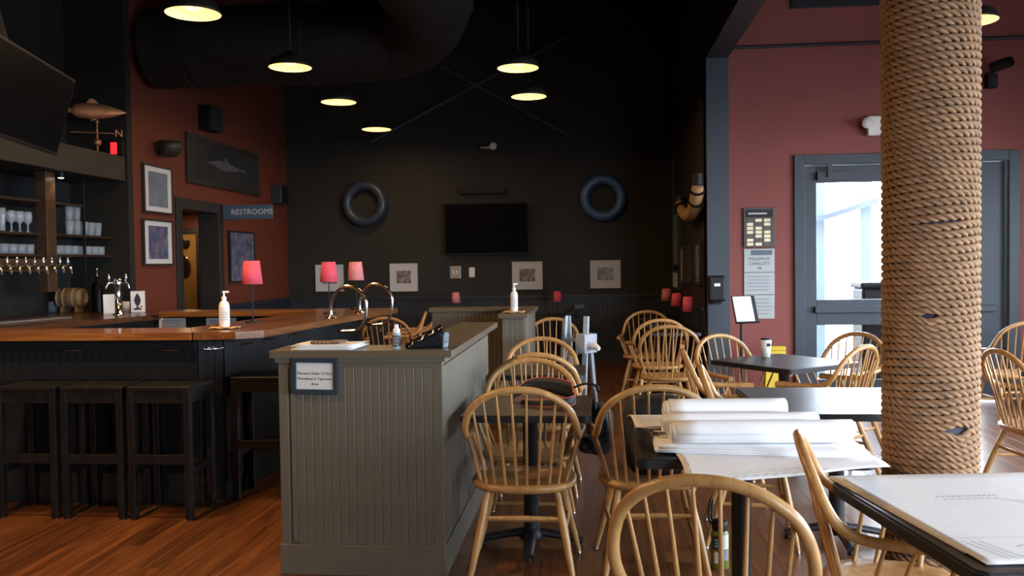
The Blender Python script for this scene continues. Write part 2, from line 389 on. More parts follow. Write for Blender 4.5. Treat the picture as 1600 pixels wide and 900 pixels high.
# double glazed door in the right wall
def leaf(name, x0, x1, rs=.13):
    d = struct(name, MB().box(x0, x0 + .13, 9.44, 9.49, .02, GZ - .07).box(x1 - rs, x1, 9.44, 9.49, .02, GZ - .07).box(x0 + .13, x1 - rs, 9.44, 9.49, .02, .22)
        .box(x0 + .13, x1 - rs, 9.44, 9.49, .80, 1.07).box(x0 + .13, x1 - rs, 9.44, 9.49, 2.31, GZ - .07), M['navy'], bev=.004)
    MB().box(x0 + .13, x1 - rs, 9.462, 9.468, 1.07, 2.31).build('pane', M['pane'], d)
    MB().box(x0 + .13, x1 - rs, 9.462, 9.468, .22, .80).build('pane', M['pane'], d)
    MB().box(x0 + .10, x1 - .10, 9.38, 9.44, .93, 1.0).build('push_bar', M['navy_frame'], d, bev=.006)
    return d
mid = (GX0 + GX1) / 2
dd = leaf('door_2', GX0 + .075, mid - .003)
MB().box(GX0 + .20, GX0 + .50, 9.37, 9.44, 2.335, 2.42).build('door_closer', M['navy'], dd, bev=.006)
MB().box(GX0 + .30, GX0 + .34, 9.34, 9.37, 2.36, 2.50).build('closer_arm', M['navy'], dd)
leaf('door_3', mid + .003, GX1 - .075, .27)
struct('trim_5', MB().box(GX0 - .04, GX0 + .07, 9.36, 9.56, 0, GZ + .04).box(GX1 - .07, GX1 + .04, 9.36, 9.56, 0, GZ + .04).box(GX0 + .07, GX1 - .07, 9.36, 9.56, GZ - .065, GZ + .04), M['navy'], bev=.005)
struct('trim_6', MB().box(4.62, 4.76, 9.36, 9.41, 0, 1.04), M['navy'])

# outside: pale blue porch frame, pavement
struct('ground', MB().box(-40, 40, -40, 60, -.35, -.22), mat('wet_grey_pavement', (0.20, 0.20, 0.205), .6))
cy = mat('pale_cyan_painted_steel', (0.30, 0.50, 0.58), .5, var=.04)
pt = thing('porch_frame', 'pale blue steel porch frame standing outside the glass door', 'frame', (2.9, 11.4, -.13))
for pa, pb in ((1272, 1287), (1342, 1360)):
    xa = atY(pa, 380, 11.4).x - 2.9; xb = atY(pb, 380, 11.4).x - 2.9
    MB().box(xa, xb, -.06, .06, -.09, 4.2).build('post', cy, pt)
ba = atY(1262, 348, 11.3); bb0 = atY(1372, 313, 11.3); og = Vector((2.9, 11.4, -.13))
MB().bar(ba - og, bb0 - og, .05, .07).build('brace', mat('pale_steel_brace', (.22, .34, .42), .5), pt)
MB().bar((.2, .8, 1.2), (1.1, .8, 2.4), .02, .02).build('cable', cy, pt)
ob = thing('outdoor_bin', 'dark bin standing outside behind the glass door', 'bin', (atY(1356, 450, 10.4).x, 10.4, -.22))
MB().box(-.12, .3, -.2, .2, 0, 1.38).build('body', M['black'], ob, bev=.03)
MB().box(-.14, .32, -.22, .22, 1.38, 1.45).build('lid', M['black'], ob, bev=.02)
# ------------------------------------------------------------------ half walls
def half_wall_near():
    t = thing('half_wall', 'olive painted beadboard half wall in the foreground with sign on its front', 'half wall', (-1.118, 4.06, 0)); t.scale = (1.04, 1, 1)
    # local origin: centre of the front face at the floor; body x -0.39..0.385
    H = 1.06
    MB().box(-.375, .37, .012, .22, 0, H).box(.17, .37, .22, 1.88, 0, H).build('core', M['olive'], t)
    MB().box(-.39, -.345, 0, .235, 0, H).build('corner_post', M['olive'], t, bev=.003)
    MB().box(.335, .385, 0, .05, 0, H).build('corner_post', M['olive'], t, bev=.003)
    MB().box(-.345, .335, .0, .02, H - .05, H).build('top_rail', M['olive'], t, bev=.003)
    MB().box(-.335, -.31, .002, .02, .16, H - .05).build('stile', M['olive'], t, bev=.002)
    MB().box(-.395, .39, -.012, .012, 0, .15).box(.37, .392, .012, 1.885, 0, .15).build('baseboard', M['olive'], t, bev=.004)
    n = 16; w = (.335 + .31) / n
    sm = slat_profile(MB(), (0, 0, 0), (1, 0, 0), 1, w, H - .20, .012, (0, -1, 0), .15).mesh('slat', M['olive'])
    for i in range(n): link('slat', sm, t, (-.31 + i * w, .013, 0))
    o = slat_profile(MB(), (.37, .06, 0), (0, 1, 0), 45, .04, H - .20, .011, (1, 0, 0), .15).build('side_slats', M['olive'], t); o['kind'] = 'stuff'
    MB().prism([(-.425, -.025), (.44, -.025), (.44, 1.915), (.19, 1.915), (.19, .262), (-.425, .262)], H, H + .034).build('cap', M['cap'], t, bev=.008)
    MB().prism([(-.40, -.013), (.40, -.013), (.40, 1.89), (.36, 1.89), (.36, .0), (-.40, .0)], H - .022, H).build('cap_moulding', M['olive'], t)
    return t
half_wall_near()
def half_wall_far():
    t = thing('half_wall', 'far olive half wall behind the dining row holding the second sanitizer bottle', 'half wall', (-.73, 6.95, 0))
    H = 1.06
    MB().box(0, .18, 0, 1.2, 0, H).box(-.76, 0, 1.0, 1.2, 0, H).build('core', M['olive'], t)
    o = slat_profile(MB(), (-.76, 1.0, 0), (1, 0, 0), 19, .04, H - .15, .01, (0, -1, 0), .15)
    slat_profile(o, (0, 0, 0), (1, 0, 0), 4, .045, H - .15, .01, (0, -1, 0), .15)
    slat_profile(o, (.18, 0, 0), (0, 1, 0), 30, .04, H - .15, .01, (1, 0, 0), .15)
    o = o.build('front_slats', M['olive'], t); o['kind'] = 'stuff'
    MB().box(-.77, 0, .985, 1.0, 0, .15).box(-.01, .195, -.015, 0, 0, .15).build('baseboard', M['olive'], t)
    MB().prism([(-.03, -.04), (.215, -.04), (.215, 1.235), (-.79, 1.235), (-.79, .965), (-.03, .965)], H, H + .034).build('cap', M['cap'], t, bev=.006)
half_wall_far()

# ------------------------------------------------------------------ windsor chairs
half = [(.288, .20, .650), (.284, .10, .655), (.272, -.05, .660), (.272, -.13, .672), (.268, -.185, .705), (.257, -.222, .76), (.224, -.25, .825), (.162, -.272, .876), (.086, -.284, .907), (0, -.288, .916)]
bow_pts = smooth_path([(-x, y, z) for x, y, z in half] + [p for p in half[-2::-1]], 5)
def bow_at(x):
    best = None
    for p in bow_pts:
        if p.z > .70 or abs(x) > .27:
            d = abs(p.x - x)
            if best is None or d < best[0]: best = (d, p)
    return best[1]
hoop_half = [(.172, -.13, .43), (.205, -.16, .50), (.245, -.195, .58), (.268, -.22, .66), (.262, -.24, .745), (.228, -.262, .825), (.165, -.28, .88), (.088, -.29, .912), (0, -.294, .922)]
hoop_pts = smooth_path([(-x, y, z) for x, y, z in hoop_half] + [p for p in hoop_half[-2::-1]], 5)
def hoop_at(x):
    return min((p for p in hoop_pts if p.z > .66), key=lambda p: abs(p.x - x))
def make_chair(arms=True):
    t = thing('windsor_chair' if arms else 'bow_back_chair', 'x', 'chair')
    # saddle seat
    def outline(k, n=40):
        a = 2 * math.pi * k / n; c, s = math.cos(a), math.sin(a)
        ex = .62 if s > 0 else .80
        x = .258 * math.copysign(abs(c) ** ex, c); y = .222 * math.copysign(abs(s) ** ex, s)
        return x, y
    mb = MB(); n = 40
    rings = [(0.0, .448 - .02), (.35, .448 - .017), (.7, .448 - .006), (.93, .448), (1.0, .440), (1.0, .424), (.93, .408), (.6, .404), (0.0, .404)]
    vs = []
    for s, z in rings:
        for k in range(n):
            x, y = outline(k, n); vs.append((x * max(s, .01), y * max(s, .01), z))
    mb._add(vs, [(i * n + k, (i) * n + (k + 1) % n, (i + 1) * n + (k + 1) % n, (i + 1) * n + k)[::-1] for i in range(len(rings) - 1) for k in range(n)], True)
    mb.build('seat', M['chair'], t)
    m = len(bow_pts); rr = [.0175 + (.004 if (i < 5 or i > m - 6) else 0) for i in range(m)]
    if arms: MB().tube(bow_pts, rr, 10).build('bow_arm', M['chair'], t)
    else: MB().tube(hoop_pts, .018, 12).build('bow', M['chair'], t)
    for sx in (-1, 1):
        for bx, tx in ((.024, .036), (.078, .107), (.130, .170), (.172, .222)):
            p = bow_at(tx * sx) if arms else hoop_at(tx * sx); by = -.175 + .9 * bx * bx
            a = Vector((bx * sx, by, .436)); b = Vector((tx * sx, p.y, p.z)); 
            MB().tube([a.lerp(b, q) for q in (0, .3, .6, 1)], [.0068, .0080, .0068, .0052], 7).build('spindle', M['chair'], t)
        if not arms: continue
        for (a, b) in (((.205, -.10, .436), (.273, -.055, .658)), ((.212, -.03, .436), (.279, .03, .656))):
            a = Vector((a[0] * sx, a[1], a[2])); b = Vector((b[0] * sx, b[1], b[2]))
            MB().tube([a.lerp(b, q) for q in (0, .35, 1)], [.0072, .0085, .006], 7).build('spindle', M['chair'], t)
        a = Vector((.205 * sx, .11, .43)); b = Vector((.286 * sx, .14, .652))
        MB().tube([a.lerp(b, q) for q in (0, .3, .6, 1)], [.009, .014, .012, .009], 8).build('arm_post', M['chair'], t)
    L = {}
    for sx in (-1, 1):
        for fy, (ty, gx, gy) in (('r', (-.135, .243, -.262)), ('f', (.125, .260, .192))):
            a = Vector((.165 * sx, ty, .412)); b = Vector((gx * sx, gy, .014))
            L[(sx, fy)] = (a, b)
            lg = MB().tube([a.lerp(b, q) for q in (0, .2, .45, .7, 1)], [.0145, .018, .0205, .0175, .0125], 9).build('leg', M['chair'], t)
            d = (b - a).normalized()
            MB().tube([b - d * .006, b + d * .008, Vector((b.x, b.y, .0))], [.012, .011, .013], 8).build('glide', M['steel'], lg)
    def on(k, z):
        a, b = L[k]; return a.lerp(b, (a.z - z) / (a.z - b.z))
    for k1, k2, z in (((-1, 'r'), (1, 'r'), .285), ((-1, 'f'), (1, 'f'), .175), ((-1, 'r'), (-1, 'f'), .225), ((1, 'r'), (1, 'f'), .225)):
        a, b = on(k1, z), on(k2, z)
        MB().tube([a.lerp(b, q) for q in (0, .25, .5, .75, 1)], [.0085, .0115, .0135, .0115, .0085], 8).build('stretcher', M['chair'], t)
    return t
chair0 = make_chair(); used = [False]
def chair(x, y, rz, label, group='honey coloured Windsor armchairs', src=None):
    c = src or (chair0 if not used[0] else copy_tree(chair0))
    if not src: used[0] = True
    c.location = (x, y, 0); c.rotation_euler = (0, 0, R(rz))
    tag(c, label, 'chair', group)
    return c

# ------------------------------------------------------------------ pedestal tables
def table(x, y, sx, sy, rz, label, zt=.75, foot=.27):
    t = thing('pedestal_table', label, 'table', (x, y, 0), rz, 'black pedestal tables')
    c = .03
    def rrect(hx, hy, r, n=5):
        P = []
        for cx, cy_, a0 in ((hx - r, hy - r, 0), (-hx + r, hy - r, 90), (-hx + r, -hy + r, 180), (hx - r, -hy + r, 270)):
            for k in range(n + 1):
                a = R(a0 + 90 * k / n); P.append((cx + r * math.cos(a), cy_ + r * math.sin(a)))
        return P
    MB().prism(rrect(sx / 2 - .012, sy / 2 - .012, c), zt - .028, zt).build('table_top', M['black_top'], t, bev=.003)
    MB().prism(rrect(sx / 2, sy / 2, c + .01), zt - .034, zt - .0035).build('edge_band', M['edge'], t, bev=.006)
    MB().box(-.2, .2, -.03, .03, zt - .055, zt - .034).box(-.03, .03, -.2, .2, zt - .055, zt - .034).build('top_plate', M['iron'], t)
    MB().lathe([(.040, .06), (.040, zt - .05), (.06, zt - .036)], 20).build('column', M['iron'], t)
    hub = MB().lathe([(.05, .03), (.07, .05), (.055, .085), (.042, .10)], 20).build('base_hub', M['iron'], t)
    for k in range(4):
        a = R(90 * k)
        ca, sa = math.cos(a), math.sin(a)
        pts = [(.03, .075, .036), (.12, .062, .032), (foot * .8, .044, .03), (foot, .030, .028)]
        MB().tube([(r * ca, r * sa, z) for r, z, w in pts], [w for r, z, w in pts], 8, flat=.65).build('base_foot', M['iron'], hub)
        MB().lathe([(.016, 0), (.018, .012), (.012, .02)], 10, Matrix.Translation((foot * .95 * ca, foot * .95 * sa, 0))).build('glide', M['black'], hub)
    return t
table(-.336, 4.55, .65, .68, 0, 'nearest black table against the half wall, camera strap lying on it')
table(-.375, 6.06, .64, .62, 0, 'second black table along the half wall, bare, in front of the white ladder')
table(.60, 3.60, .88, .64, 0, 'black table carrying three white paper rolls', foot=.25)
table(1.222, 2.60, .76, .88, 7.5, 'foreground black table covered by large drawing sheets')
table(1.29, 4.735, .92, .92, 0, 'bare black table shining with daylight left of the rope column')
table(1.41, 6.55, .76, .79, 36, 'black table turned diagonally with a paper cup on it')
table(.85, 9.45, .58, .60, 0, 'dim black table between two chairs along the right inner wall')
table(.85, 10.72, .58, .60, 0, 'middle dim black table by the right inner wall with a pink lamp')
table(.85, 11.9, .58, .60, 0, 'farthest dim black table by the right inner wall near the back wainscot')
table(-2.80, 10.5, .62, .90, 0, 'dim black table behind the bar before the pair of leaning chairs')
table(-1.95, 12.4, .60, .60, 0, 'black table at the back wall under the small framed print, pink lamp on it')
table(-.52, 12.4, .60, .60, 0, 'black table at the back wall below the television with a pink lamp')
table(3.15, 5.6, .72, .72, 0, 'black table at the right edge of the view beyond the rope column')

chair(-.345, 4.25, 0, 'nearest chair at the half wall table, its bow back towards us')
chair(-.37, 4.88, 180, 'chair facing us across the nearest half wall table')
chair(-.36, 5.76, 0, 'chair with its back to us at the second half wall table')
chair(-.39, 6.37, 180, 'chair facing us at the far side of the second half wall table')
chair(-.42, 8.72, 178, 'dim chair right of the far half wall beside the white ladder')
chair(.372, 2.575, -16, 'large armless foreground chair cut off by the bottom of the picture', 'bow back side chairs', make_chair(False))
chair(.275, 4.32, 3, 'chair left of the paper rolls holding a black backpack')
chair(.955, 2.86, -101, 'chair seen from its side tucked under the foreground drawing table')
chair(.87, 4.76, -97, 'chair in profile behind the paper rolls, left of the shining table')
chair(.866, 5.66, -92, 'chair in profile left of the diagonal table, nearer than the sign stand')
chair(1.12, 6.60, 212, 'chair in front of the navy post behind the diagonal table')
chair(1.59, 6.10, 46, 'chair right of the diagonal table with its long arm pointing left')
chair(1.84, 6.75, 128, 'chair before the glass door at the far corner of the diagonal table')
chair(.695, 8.10, -2, 'nearest chair of the dim row along the right inner wall, back to us')
chair(.66, 8.97, 4, 'middle chair of the dim row along the right inner wall')
chair(.60, 9.90, 172, 'farthest chair of the dim row along the right inner wall')
chair(-2.30, 9.64, 4, 'dim chair just behind the chrome service arches at the bar')
chair(-2.30, 10.28, 101, 'left chair of the leaning pair behind the spray bottle')
chair(-2.27, 10.92, 99, 'right chair of the leaning pair behind the spray bottle')
chair(3.80, 8.25, 4, 'chair at the right edge of the picture in front of the red wall')
chair(2.78, 5.62, -84, 'chair just right of the rope column at the edge table')

# ------------------------------------------------------------------ bar stools
def make_stool():
    t = thing('bar_stool', 'x', 'stool')
    w, d, h = .392, .34, .80
    MB().box(-w / 2, w / 2, -d / 2, d / 2, h - .028, h).build('seat', M['stool'], t, bev=.006)
    for sx in (-1, 1):
        for sy in (-1, 1):
            x, y = sx * (w / 2 - .022), sy * (d / 2 - .022)
            lg = MB().box(x - .021, x + .021, y - .021, y + .021, .008, h - .028).build('leg', M['stool'], t, bev=.003)
            MB().lathe([(.012, 0), (.014, .008)], 10, Matrix.Translation((x, y, 0))).build('glide', M['steel'], lg)
    for sy in (-1, 1):
        y = sy * (d / 2 - .022)
        MB().box(-w / 2 + .043, w / 2 - .043, y - .013, y + .013, h - .10, h - .028).build('apron', M['stool'], t)
        MB().box(-w / 2 + .043, w / 2 - .043, y - .013, y + .013, .335 if sy < 0 else .26, .39 if sy < 0 else .30).build('foot_rail', M['stool'], t, bev=.002)
    for sx in (-1, 1):
        x = sx * (w / 2 - .022)
        MB().box(x - .013, x + .013, -d / 2 + .043, d / 2 - .043, h - .10, h - .028).build('apron', M['stool'], t)
        MB().box(x - .013, x + .013, -d / 2 + .043, d / 2 - .043, .27, .31).build('foot_rail', M['stool'], t, bev=.002)
    return t
stool0 = make_stool()
for i, (x, y, rz, lab) in enumerate((
        (-3.41, 5.05, 0, 'leftmost black bar stool, cut by the picture edge'),
        (-2.99, 5.05, 0, 'black bar stool second from the left along the bar front'),
        (-2.572, 5.05, 0, 'third black bar stool from the left, at the bar corner'),
        (-2.13, 5.50, 4, 'black bar stool partly hidden behind the left end of the half wall'))):
    s = stool0 if i == 0 else copy_tree(stool0)
    s.location = (x, y, 0); s.rotation_euler = (0, 0, R(rz)); tag(s, lab, 'stool', 'black bar stools')
# ------------------------------------------------------------------ the bar
BZ = 1.105
bar = thing('bar_counter', 'long dark beadboard bar with varnished oak top wrapping around a corner', 'bar', (-2.5, 5.5, 0))
ox, oy = -2.5, 5.5
def L2(P): return [(x - ox, y - oy) for x, y in P]
# U shaped top: front leg, right leg, far leg, each its own plank of oak
MB().prism(L2([(-5.38, 5.07), (-2.44, 5.07), (-2.66, 5.50), (-5.38, 5.50)]), BZ - .045, BZ).build('top_front', M['bartop'], bar, bev=.014)
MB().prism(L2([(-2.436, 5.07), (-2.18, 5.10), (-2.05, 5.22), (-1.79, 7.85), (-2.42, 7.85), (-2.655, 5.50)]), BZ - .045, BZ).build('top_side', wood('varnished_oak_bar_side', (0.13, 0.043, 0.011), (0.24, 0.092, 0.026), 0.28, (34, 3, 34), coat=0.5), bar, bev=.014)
MB().prism(L2([(-3.93, 7.50), (-2.455, 7.50), (-2.425, 7.85), (-3.93, 7.85)]), BZ - .045, BZ).build('top_back', M['bartop'], bar, bev=.014)
MB().prism(L2([(-5.38, 5.26), (-2.50, 5.26), (-2.38, 5.36), (-2.16, 7.78), (-2.34, 7.78), (-2.56, 5.5), (-2.62, 5.38), (-5.38, 5.38)]), 0.0, BZ - .045).build('body', M['bar_paint'], bar)
MB().box(-3.93 - ox, -2.36 - ox, 7.66 - oy, 7.78 - oy, 0, BZ - .045).build('back_panel', M['bar_paint'], bar)
MB().box(-5.38 - ox, -2.50 - ox, 5.235 - oy, 5.26 - oy, 0, .11).build('toe_board', M['bar_paint'], bar, bev=.004)
MB().box(-5.38 - ox, -2.50 - ox, 5.235 - oy, 5.26 - oy, BZ - .12, BZ - .045).build('top_rail', M['bar_paint'], bar, bev=.004)
sm = slat_profile(MB(), (0, 0, 0), (1, 0, 0), 1, .055, BZ - .23, .014, (0, -1, 0), .11).mesh('slat', M['bar_paint'])
for i in range(50): link('slat', sm, bar, (-2.50 - (i + 1) * .055 - ox, 5.261 - oy, 0))
dv = Vector((.22, 2.42, 0)).normalized()
o = slat_profile(MB(), (-2.38 - ox, 5.37 - oy, 0), tuple(dv), 43, .055, BZ - .16, .012, (dv.y, -dv.x, 0), .11)
dc = Vector((.12, .10, 0)).normalized()
slat_profile(o, (-2.50 - ox, 5.26 - oy, 0), tuple(dc), 3, .052, BZ - .16, .012, (dc.y, -dc.x, 0), .11)
o = o.build('side_slats', M['bar_paint'], bar); o['kind'] = 'stuff'
# chrome cleats used as coat hooks under the bar edge
def cleat(x, y, rz, lab):
    t = thing('cleat_hook', lab, 'hook', (x, y, .985), rz, 'chrome cleats under the bar top')
    MB().tube(smooth_path([(-.062, -.045, .004), (-.03, -.04, 0), (0, -.038, 0), (.03, -.04, 0), (.062, -.045, .004)], 3), [.004, .004, .005, .006, .007, .008, .009, .008, .007, .006, .005, .004, .004], 8).build('horn', M['chrome'], t)
    for s in (-1, 1): MB().tube([(s * .016, -.002, 0), (s * .014, -.04, 0)], .006, 8).build('foot', M['chrome'], t)
    MB().box(-.03, .03, -.004, 0, -.010, .010).build('base_plate', M['chrome'], t, bev=.002)
cleat(-3.30, 5.246, 0, 'chrome cleat on the bar front above the second stool')
cleat(-2.66, 5.246, 0, 'chrome cleat on the bar front above the third stool')
cleat(-2.425, 5.305, 40, 'chrome cleat on the clipped corner of the bar')
for k, (yy, lab) in enumerate(((5.62, 'nearest chrome cleat on the bar side past the corner'), (5.95, 'second chrome cleat on the bar side past the corner'), (6.38, 'third chrome cleat on the bar side left of the service arches'))):
    cleat(-2.38 + .22 * (yy - 5.36) / 2.42 + .014, yy, 85, lab)
# chrome service arches
def arch(x, y, lab):
    t = thing('service_arch', lab, 'rail', (x, y, BZ), 0, 'chrome service arches on the bar')
    pts = smooth_path([(0, 0, .01), (0, 0, .09), (.035, 0, .18), (.11, 0, .24), (.20, 0, .225), (.265, 0, .15), (.275, 0, .06), (.262, 0, -.02), (.215, 0, -.085), (.16, 0, -.10), (.05, 0, -.10)], 5)
    rr = [.0135 if (i < 12 or 22 < i < 33) else .0115 for i in range(len(pts))]
    MB().tube(pts, rr, 12).build('arch_tube', M['chrome'], t)
    MB().lathe([(.045, 0), (.042, .006), (.018, .012), (.016, .03)], 20).build('foot_flange', M['chrome'], t)
    for q in (14, 18, 24): MB().tube([pts[q] + (pts[q - 1] - pts[q]).normalized() * .012, pts[q] + (pts[q + 1] - pts[q]).normalized() * .012], .0165, 12).build('collar', M['brass'], t)
arch(-1.985, 6.42, 'nearer chrome service arch hooked over the bar edge')
arch(-1.945, 7.10, 'farther chrome service arch hooked over the bar edge')
# table lamps
def lamp(x, y, z, lab, h=.44, m='pink_shade', sh=.165, r0=.055, r1=.073):
    t = thing('table_lamp', lab, 'lamp', (x, y, z), 0, 'table lamps with pink shades')
    MB().lathe([(.055, 0), (.055, .008), (.02, .016), (.006, .022)], 20).build('base', M['black'], t)
    MB().tube([(0, 0, .016), (0, 0, h - sh * .4)], .0045, 8).build('pole', M['black'], t)
    MB().lathe([(r1, h - sh), (r0, h)], 28, caps=False).build('shade', M[m], t, solid=.002)
    MB().lathe([(.012, h - sh * .6), (.018, h - sh * .45), (.012, h - sh * .25), (.001, h - sh * .2)], 12).build('bulb', M['white_plastic'], t)
lamp(-2.41, 5.95, BZ, 'nearest pink lamp on the bar beside the sanitizer bottle')
lamp(-2.17, 6.98, BZ, 'raspberry lamp behind the first chrome arch', .43)
lamp(-2.12, 7.62, BZ, 'faded pink lamp on the far bar end overlapping the raspberry lamp', .43, 'pale_shade')
lamp(-1.98, 12.45, .75, 'small pink lamp at the back wall below the second framed print', .34, 'pale_shade', .15, .05, .066)
lamp(-.50, 12.45, .75, 'small pink lamp at the back wall right of the far sanitizer bottle', .34, 'pink_shade', .15, .05, .066)
lamp(1.0, 11.85, .75, 'pale pink lamp farthest along the right inner wall', .38, 'pale_shade', .16)
lamp(1.03, 10.72, .75, 'middle pink lamp along the right inner wall', .36, 'pink_shade', .16)
lamp(1.04, 9.58, .75, 'nearest pink lamp along the right inner wall beside the navy post', .36, 'pink_shade', .16, .05, .062)
# hand sanitizer bottles
def sanitizer(x, y, z, lab, clab, s=1.0):
    c = MB(); 
    c.grid(lambda u, v: Vector(((u - .5) * .17, (v - .5) * .11, .006 + .010 * abs(math.sin(7 * u + 3 * v)) * (.4 + abs(u - .5)))), 10, 8)
    o = c.build('folded_cloth', M['cloth_tan'], None, (x, y, z), solid=.004); tag(o, clab, 'cloth')
    t = thing('sanitizer_bottle', lab, 'bottle', (x, y, z + .014), 20, 'white pump bottles')
    MB().lathe([(.030 * s, 0), (.033 * s, .006), (.033 * s, .135), (.028 * s, .155), (.014 * s, .168), (.013 * s, .178)], 24).build('body', M['white_plastic'], t)
    MB().lathe([(.0335 * s, .03), (.0335 * s, .125)], 24, caps=False).build('label', M['paper2'], t)
    for k in range(4): MB().box(-.022, .022, -.0345 * s, -.0335 * s, .045 + .016 * k, .049 + .016 * k).build('label_text', M['ink'], t)
    MB().lathe([(.015, .176), (.015, .192), (.006, .196), (.006, .222)], 16).build('pump_collar', M['white_plastic'], t)
    MB().box(-.011, .032, -.008, .008, .218, .230).build('pump_head', M['white_plastic'], t, bev=.004)
sanitizer(-2.36, 5.36, BZ, 'white pump bottle standing on the bar corner', 'tan folded cloth under the pump bottle on the bar')
sanitizer(-.64, 7.06, 1.094, 'white pump bottle on the end of the far half wall', 'tan folded napkin under the pump bottle on the far half wall', .9)
# notice cards on the inner side of the far bar
def notice(px0, px1, lab):
    a = atY(px0, 497, 7.65); b = atY(px1, 513, 7.65)
    t = thing('notice_card', lab, 'notice', ((a.x + b.x) / 2, 7.652, b.z - .03))
    w = (b.x - a.x) / 2; h = a.z - b.z + .03
    MB().box(-w, w, 0, .004, 0, h).build('card', M['paper2'], t)
    for k in range(4): MB().box(-w * .8, w * (.7 - .2 * (k % 2)), -.001, 0, h - .03 - .022 * k, h - .022 - .022 * k).build('text_line', M['ink'], t)
notice(248, 290, 'left pale notice card propped inside the bar')
notice(322, 369, 'right pale notice card inside the bar behind the pump bottle')

# ------------------------------------------------------------------ back bar
bb_ = thing('back_bar', 'dark back bar cabinet with wood counter along the left wall', 'cabinet', (-4.6, 7.0, 0))
MB().prism([(-.79, -1.48), (.10, -1.48), (.62, .62), (.62, 1.51), (-.79, 1.51)], 1.03, 1.075).build('counter_top', wood('dark_mahogany_counter', (0.05, 0.018, 0.007), (0.10, 0.035, 0.012), .3, (34, 3, 34), coat=.4), bb_, bev=.01)
MB().prism([(-.79, -1.46), (.06, -1.46), (.57, .62), (.57, 1.50), (-.79, 1.50)], 0, 1.03).build('cabinet', M['black'], bb_)
MB().box(-.20, .0, -1.4, .2, 1.075, 1.088, Matrix.Rotation(R(-13), 4, 'Z')).build('drip_tray', M['steel'], bb_, bev=.003)
for k in range(2):
    MB().box(.57, .585, .64 + k * .43, 1.05 + k * .43, .1, .98).build('cooler_door', M['trim_dark'], bb_, bev=.004)
st = thing('shelf_unit', 'dark wood shelf unit with open bays of glassware above the taps', 'shelf', (-4.93, 7.47, 1.30))
MB().box(-.07, .03, -.07, .07, .0, 1.095).build('pillar', M['wood_mid'], st, bev=.006)
MB().box(-.06, .03, -1.9, -.07, .19, .30).build('bay_rail', M['wood_mid'], st, bev=.006)
for y0, y1 in ((-1.9, -.10), (.10, 1.045)):
    for z, th in ((.345, .022), (.535, .022), (.83, .02)):
        if y0 > 0 and z > .7: y1 = .54
        MB().box(-.36, .0, y0, y1, z - th, z).build('shelf', M['wood_dark'], st)
MB().box(-.015, .005, .545, .57, .05, 1.095).build('divider', M['black'], st)
MB().box(-.455, -.44, -1.9, 1.045, .12, 1.09).build('back_mirror', mat('dim_back_mirror', (0.05, 0.055, 0.06), .15, .6, var=0), st)
sz = MB().box(-.63, 0, -2.0, 1.19, 0, .25).build('soffit', mat('dark_olive_soffit', (0.028, 0.024, 0.017), .6), None, (-4.765, 7.32, 2.40), bev=.006); tag(sz, 'dark olive soffit over the shelves behind the bar', 'soffit')
# glasses
def glass_mesh(kind):
    if kind == 'pint': p = [(.001, .006), (.028, .006), (.038, .135), (.040, .135), (.031, 0), (.001, 0)]
    elif kind == 'pilsner': p = [(.001, .012), (.020, .012), (.023, .06), (.033, .13), (.030, .20), (.032, .20), (.035, .13), (.025, .06), (.027, 0), (.001, 0)]
    elif kind == 'tumbler': p = [(.001, .010), (.033, .010), (.036, .085), (.0385, .085), (.036, 0), (.001, 0)]
    else: p = [(.001, .004), (.028, .004), (.004, .012), (.004, .075), (.034, .10), (.036, .15), (.030, .185), (.032, .185), (.038, .15), (.036, .098), (.008, .07), (.008, .01), (.031, 0), (.001, 0)]
    return MB().lathe(p, 16, caps=False).mesh('drinking_glass', M['glass'])
GM = {k: glass_mesh(k) for k in ('pint', 'pilsner', 'tumbler', 'wine')}
def glass(kind, x, y, z, lab, grp):
    o = link('drinking_glass', GM[kind], None, (x, y, z)); tag(o, lab, 'glass', grp)
zL, zU = 1.30 + .3455, 1.30 + .5355
ORD = ['first', 'second', 'third', 'fourth', 'fifth', 'sixth', 'seventh', 'eighth', 'ninth', 'tenth', 'eleventh', 'twelfth']
for k in range(8): glass('tumbler', -5.0, 7.62 + k * .114, zL, '%s clear tumbler counted from the pillar on the lower right shelf' % ORD[k], 'lower shelf tumblers right of pillar')
for k in range(5): glass('pint', -5.0, 7.90 + k * .118, zU, '%s clear pint glass from the left on the upper right shelf' % ORD[k], 'upper shelf pint glasses')
for k in range(2): glass('pint', -5.0, 7.90 + k * .118, zU + .136, '%s of the pint glasses stacked on top of the upper right row' % ORD[k], 'stacked upper shelf pint glasses')
for k in range(5): glass('tumbler', -5.0, 6.84 + k * .114, zL, '%s clear tumbler from the left on the lower shelf left of the pillar' % ORD[k], 'lower shelf tumblers left of pillar')
for k in range(2): glass('pilsner', -5.0, 6.84 + k * .10, zU, '%s tall curved beer glass on the upper shelf left of the pillar' % ('left' if k == 0 else 'right'), 'tall beer glasses left of pillar')
for k in range(3): glass('wine', -5.0, 7.06 + k * .11, zU, '%s stemmed glass on the upper shelf left of the pillar' % ORD[k], 'stemmed glasses left of pillar')
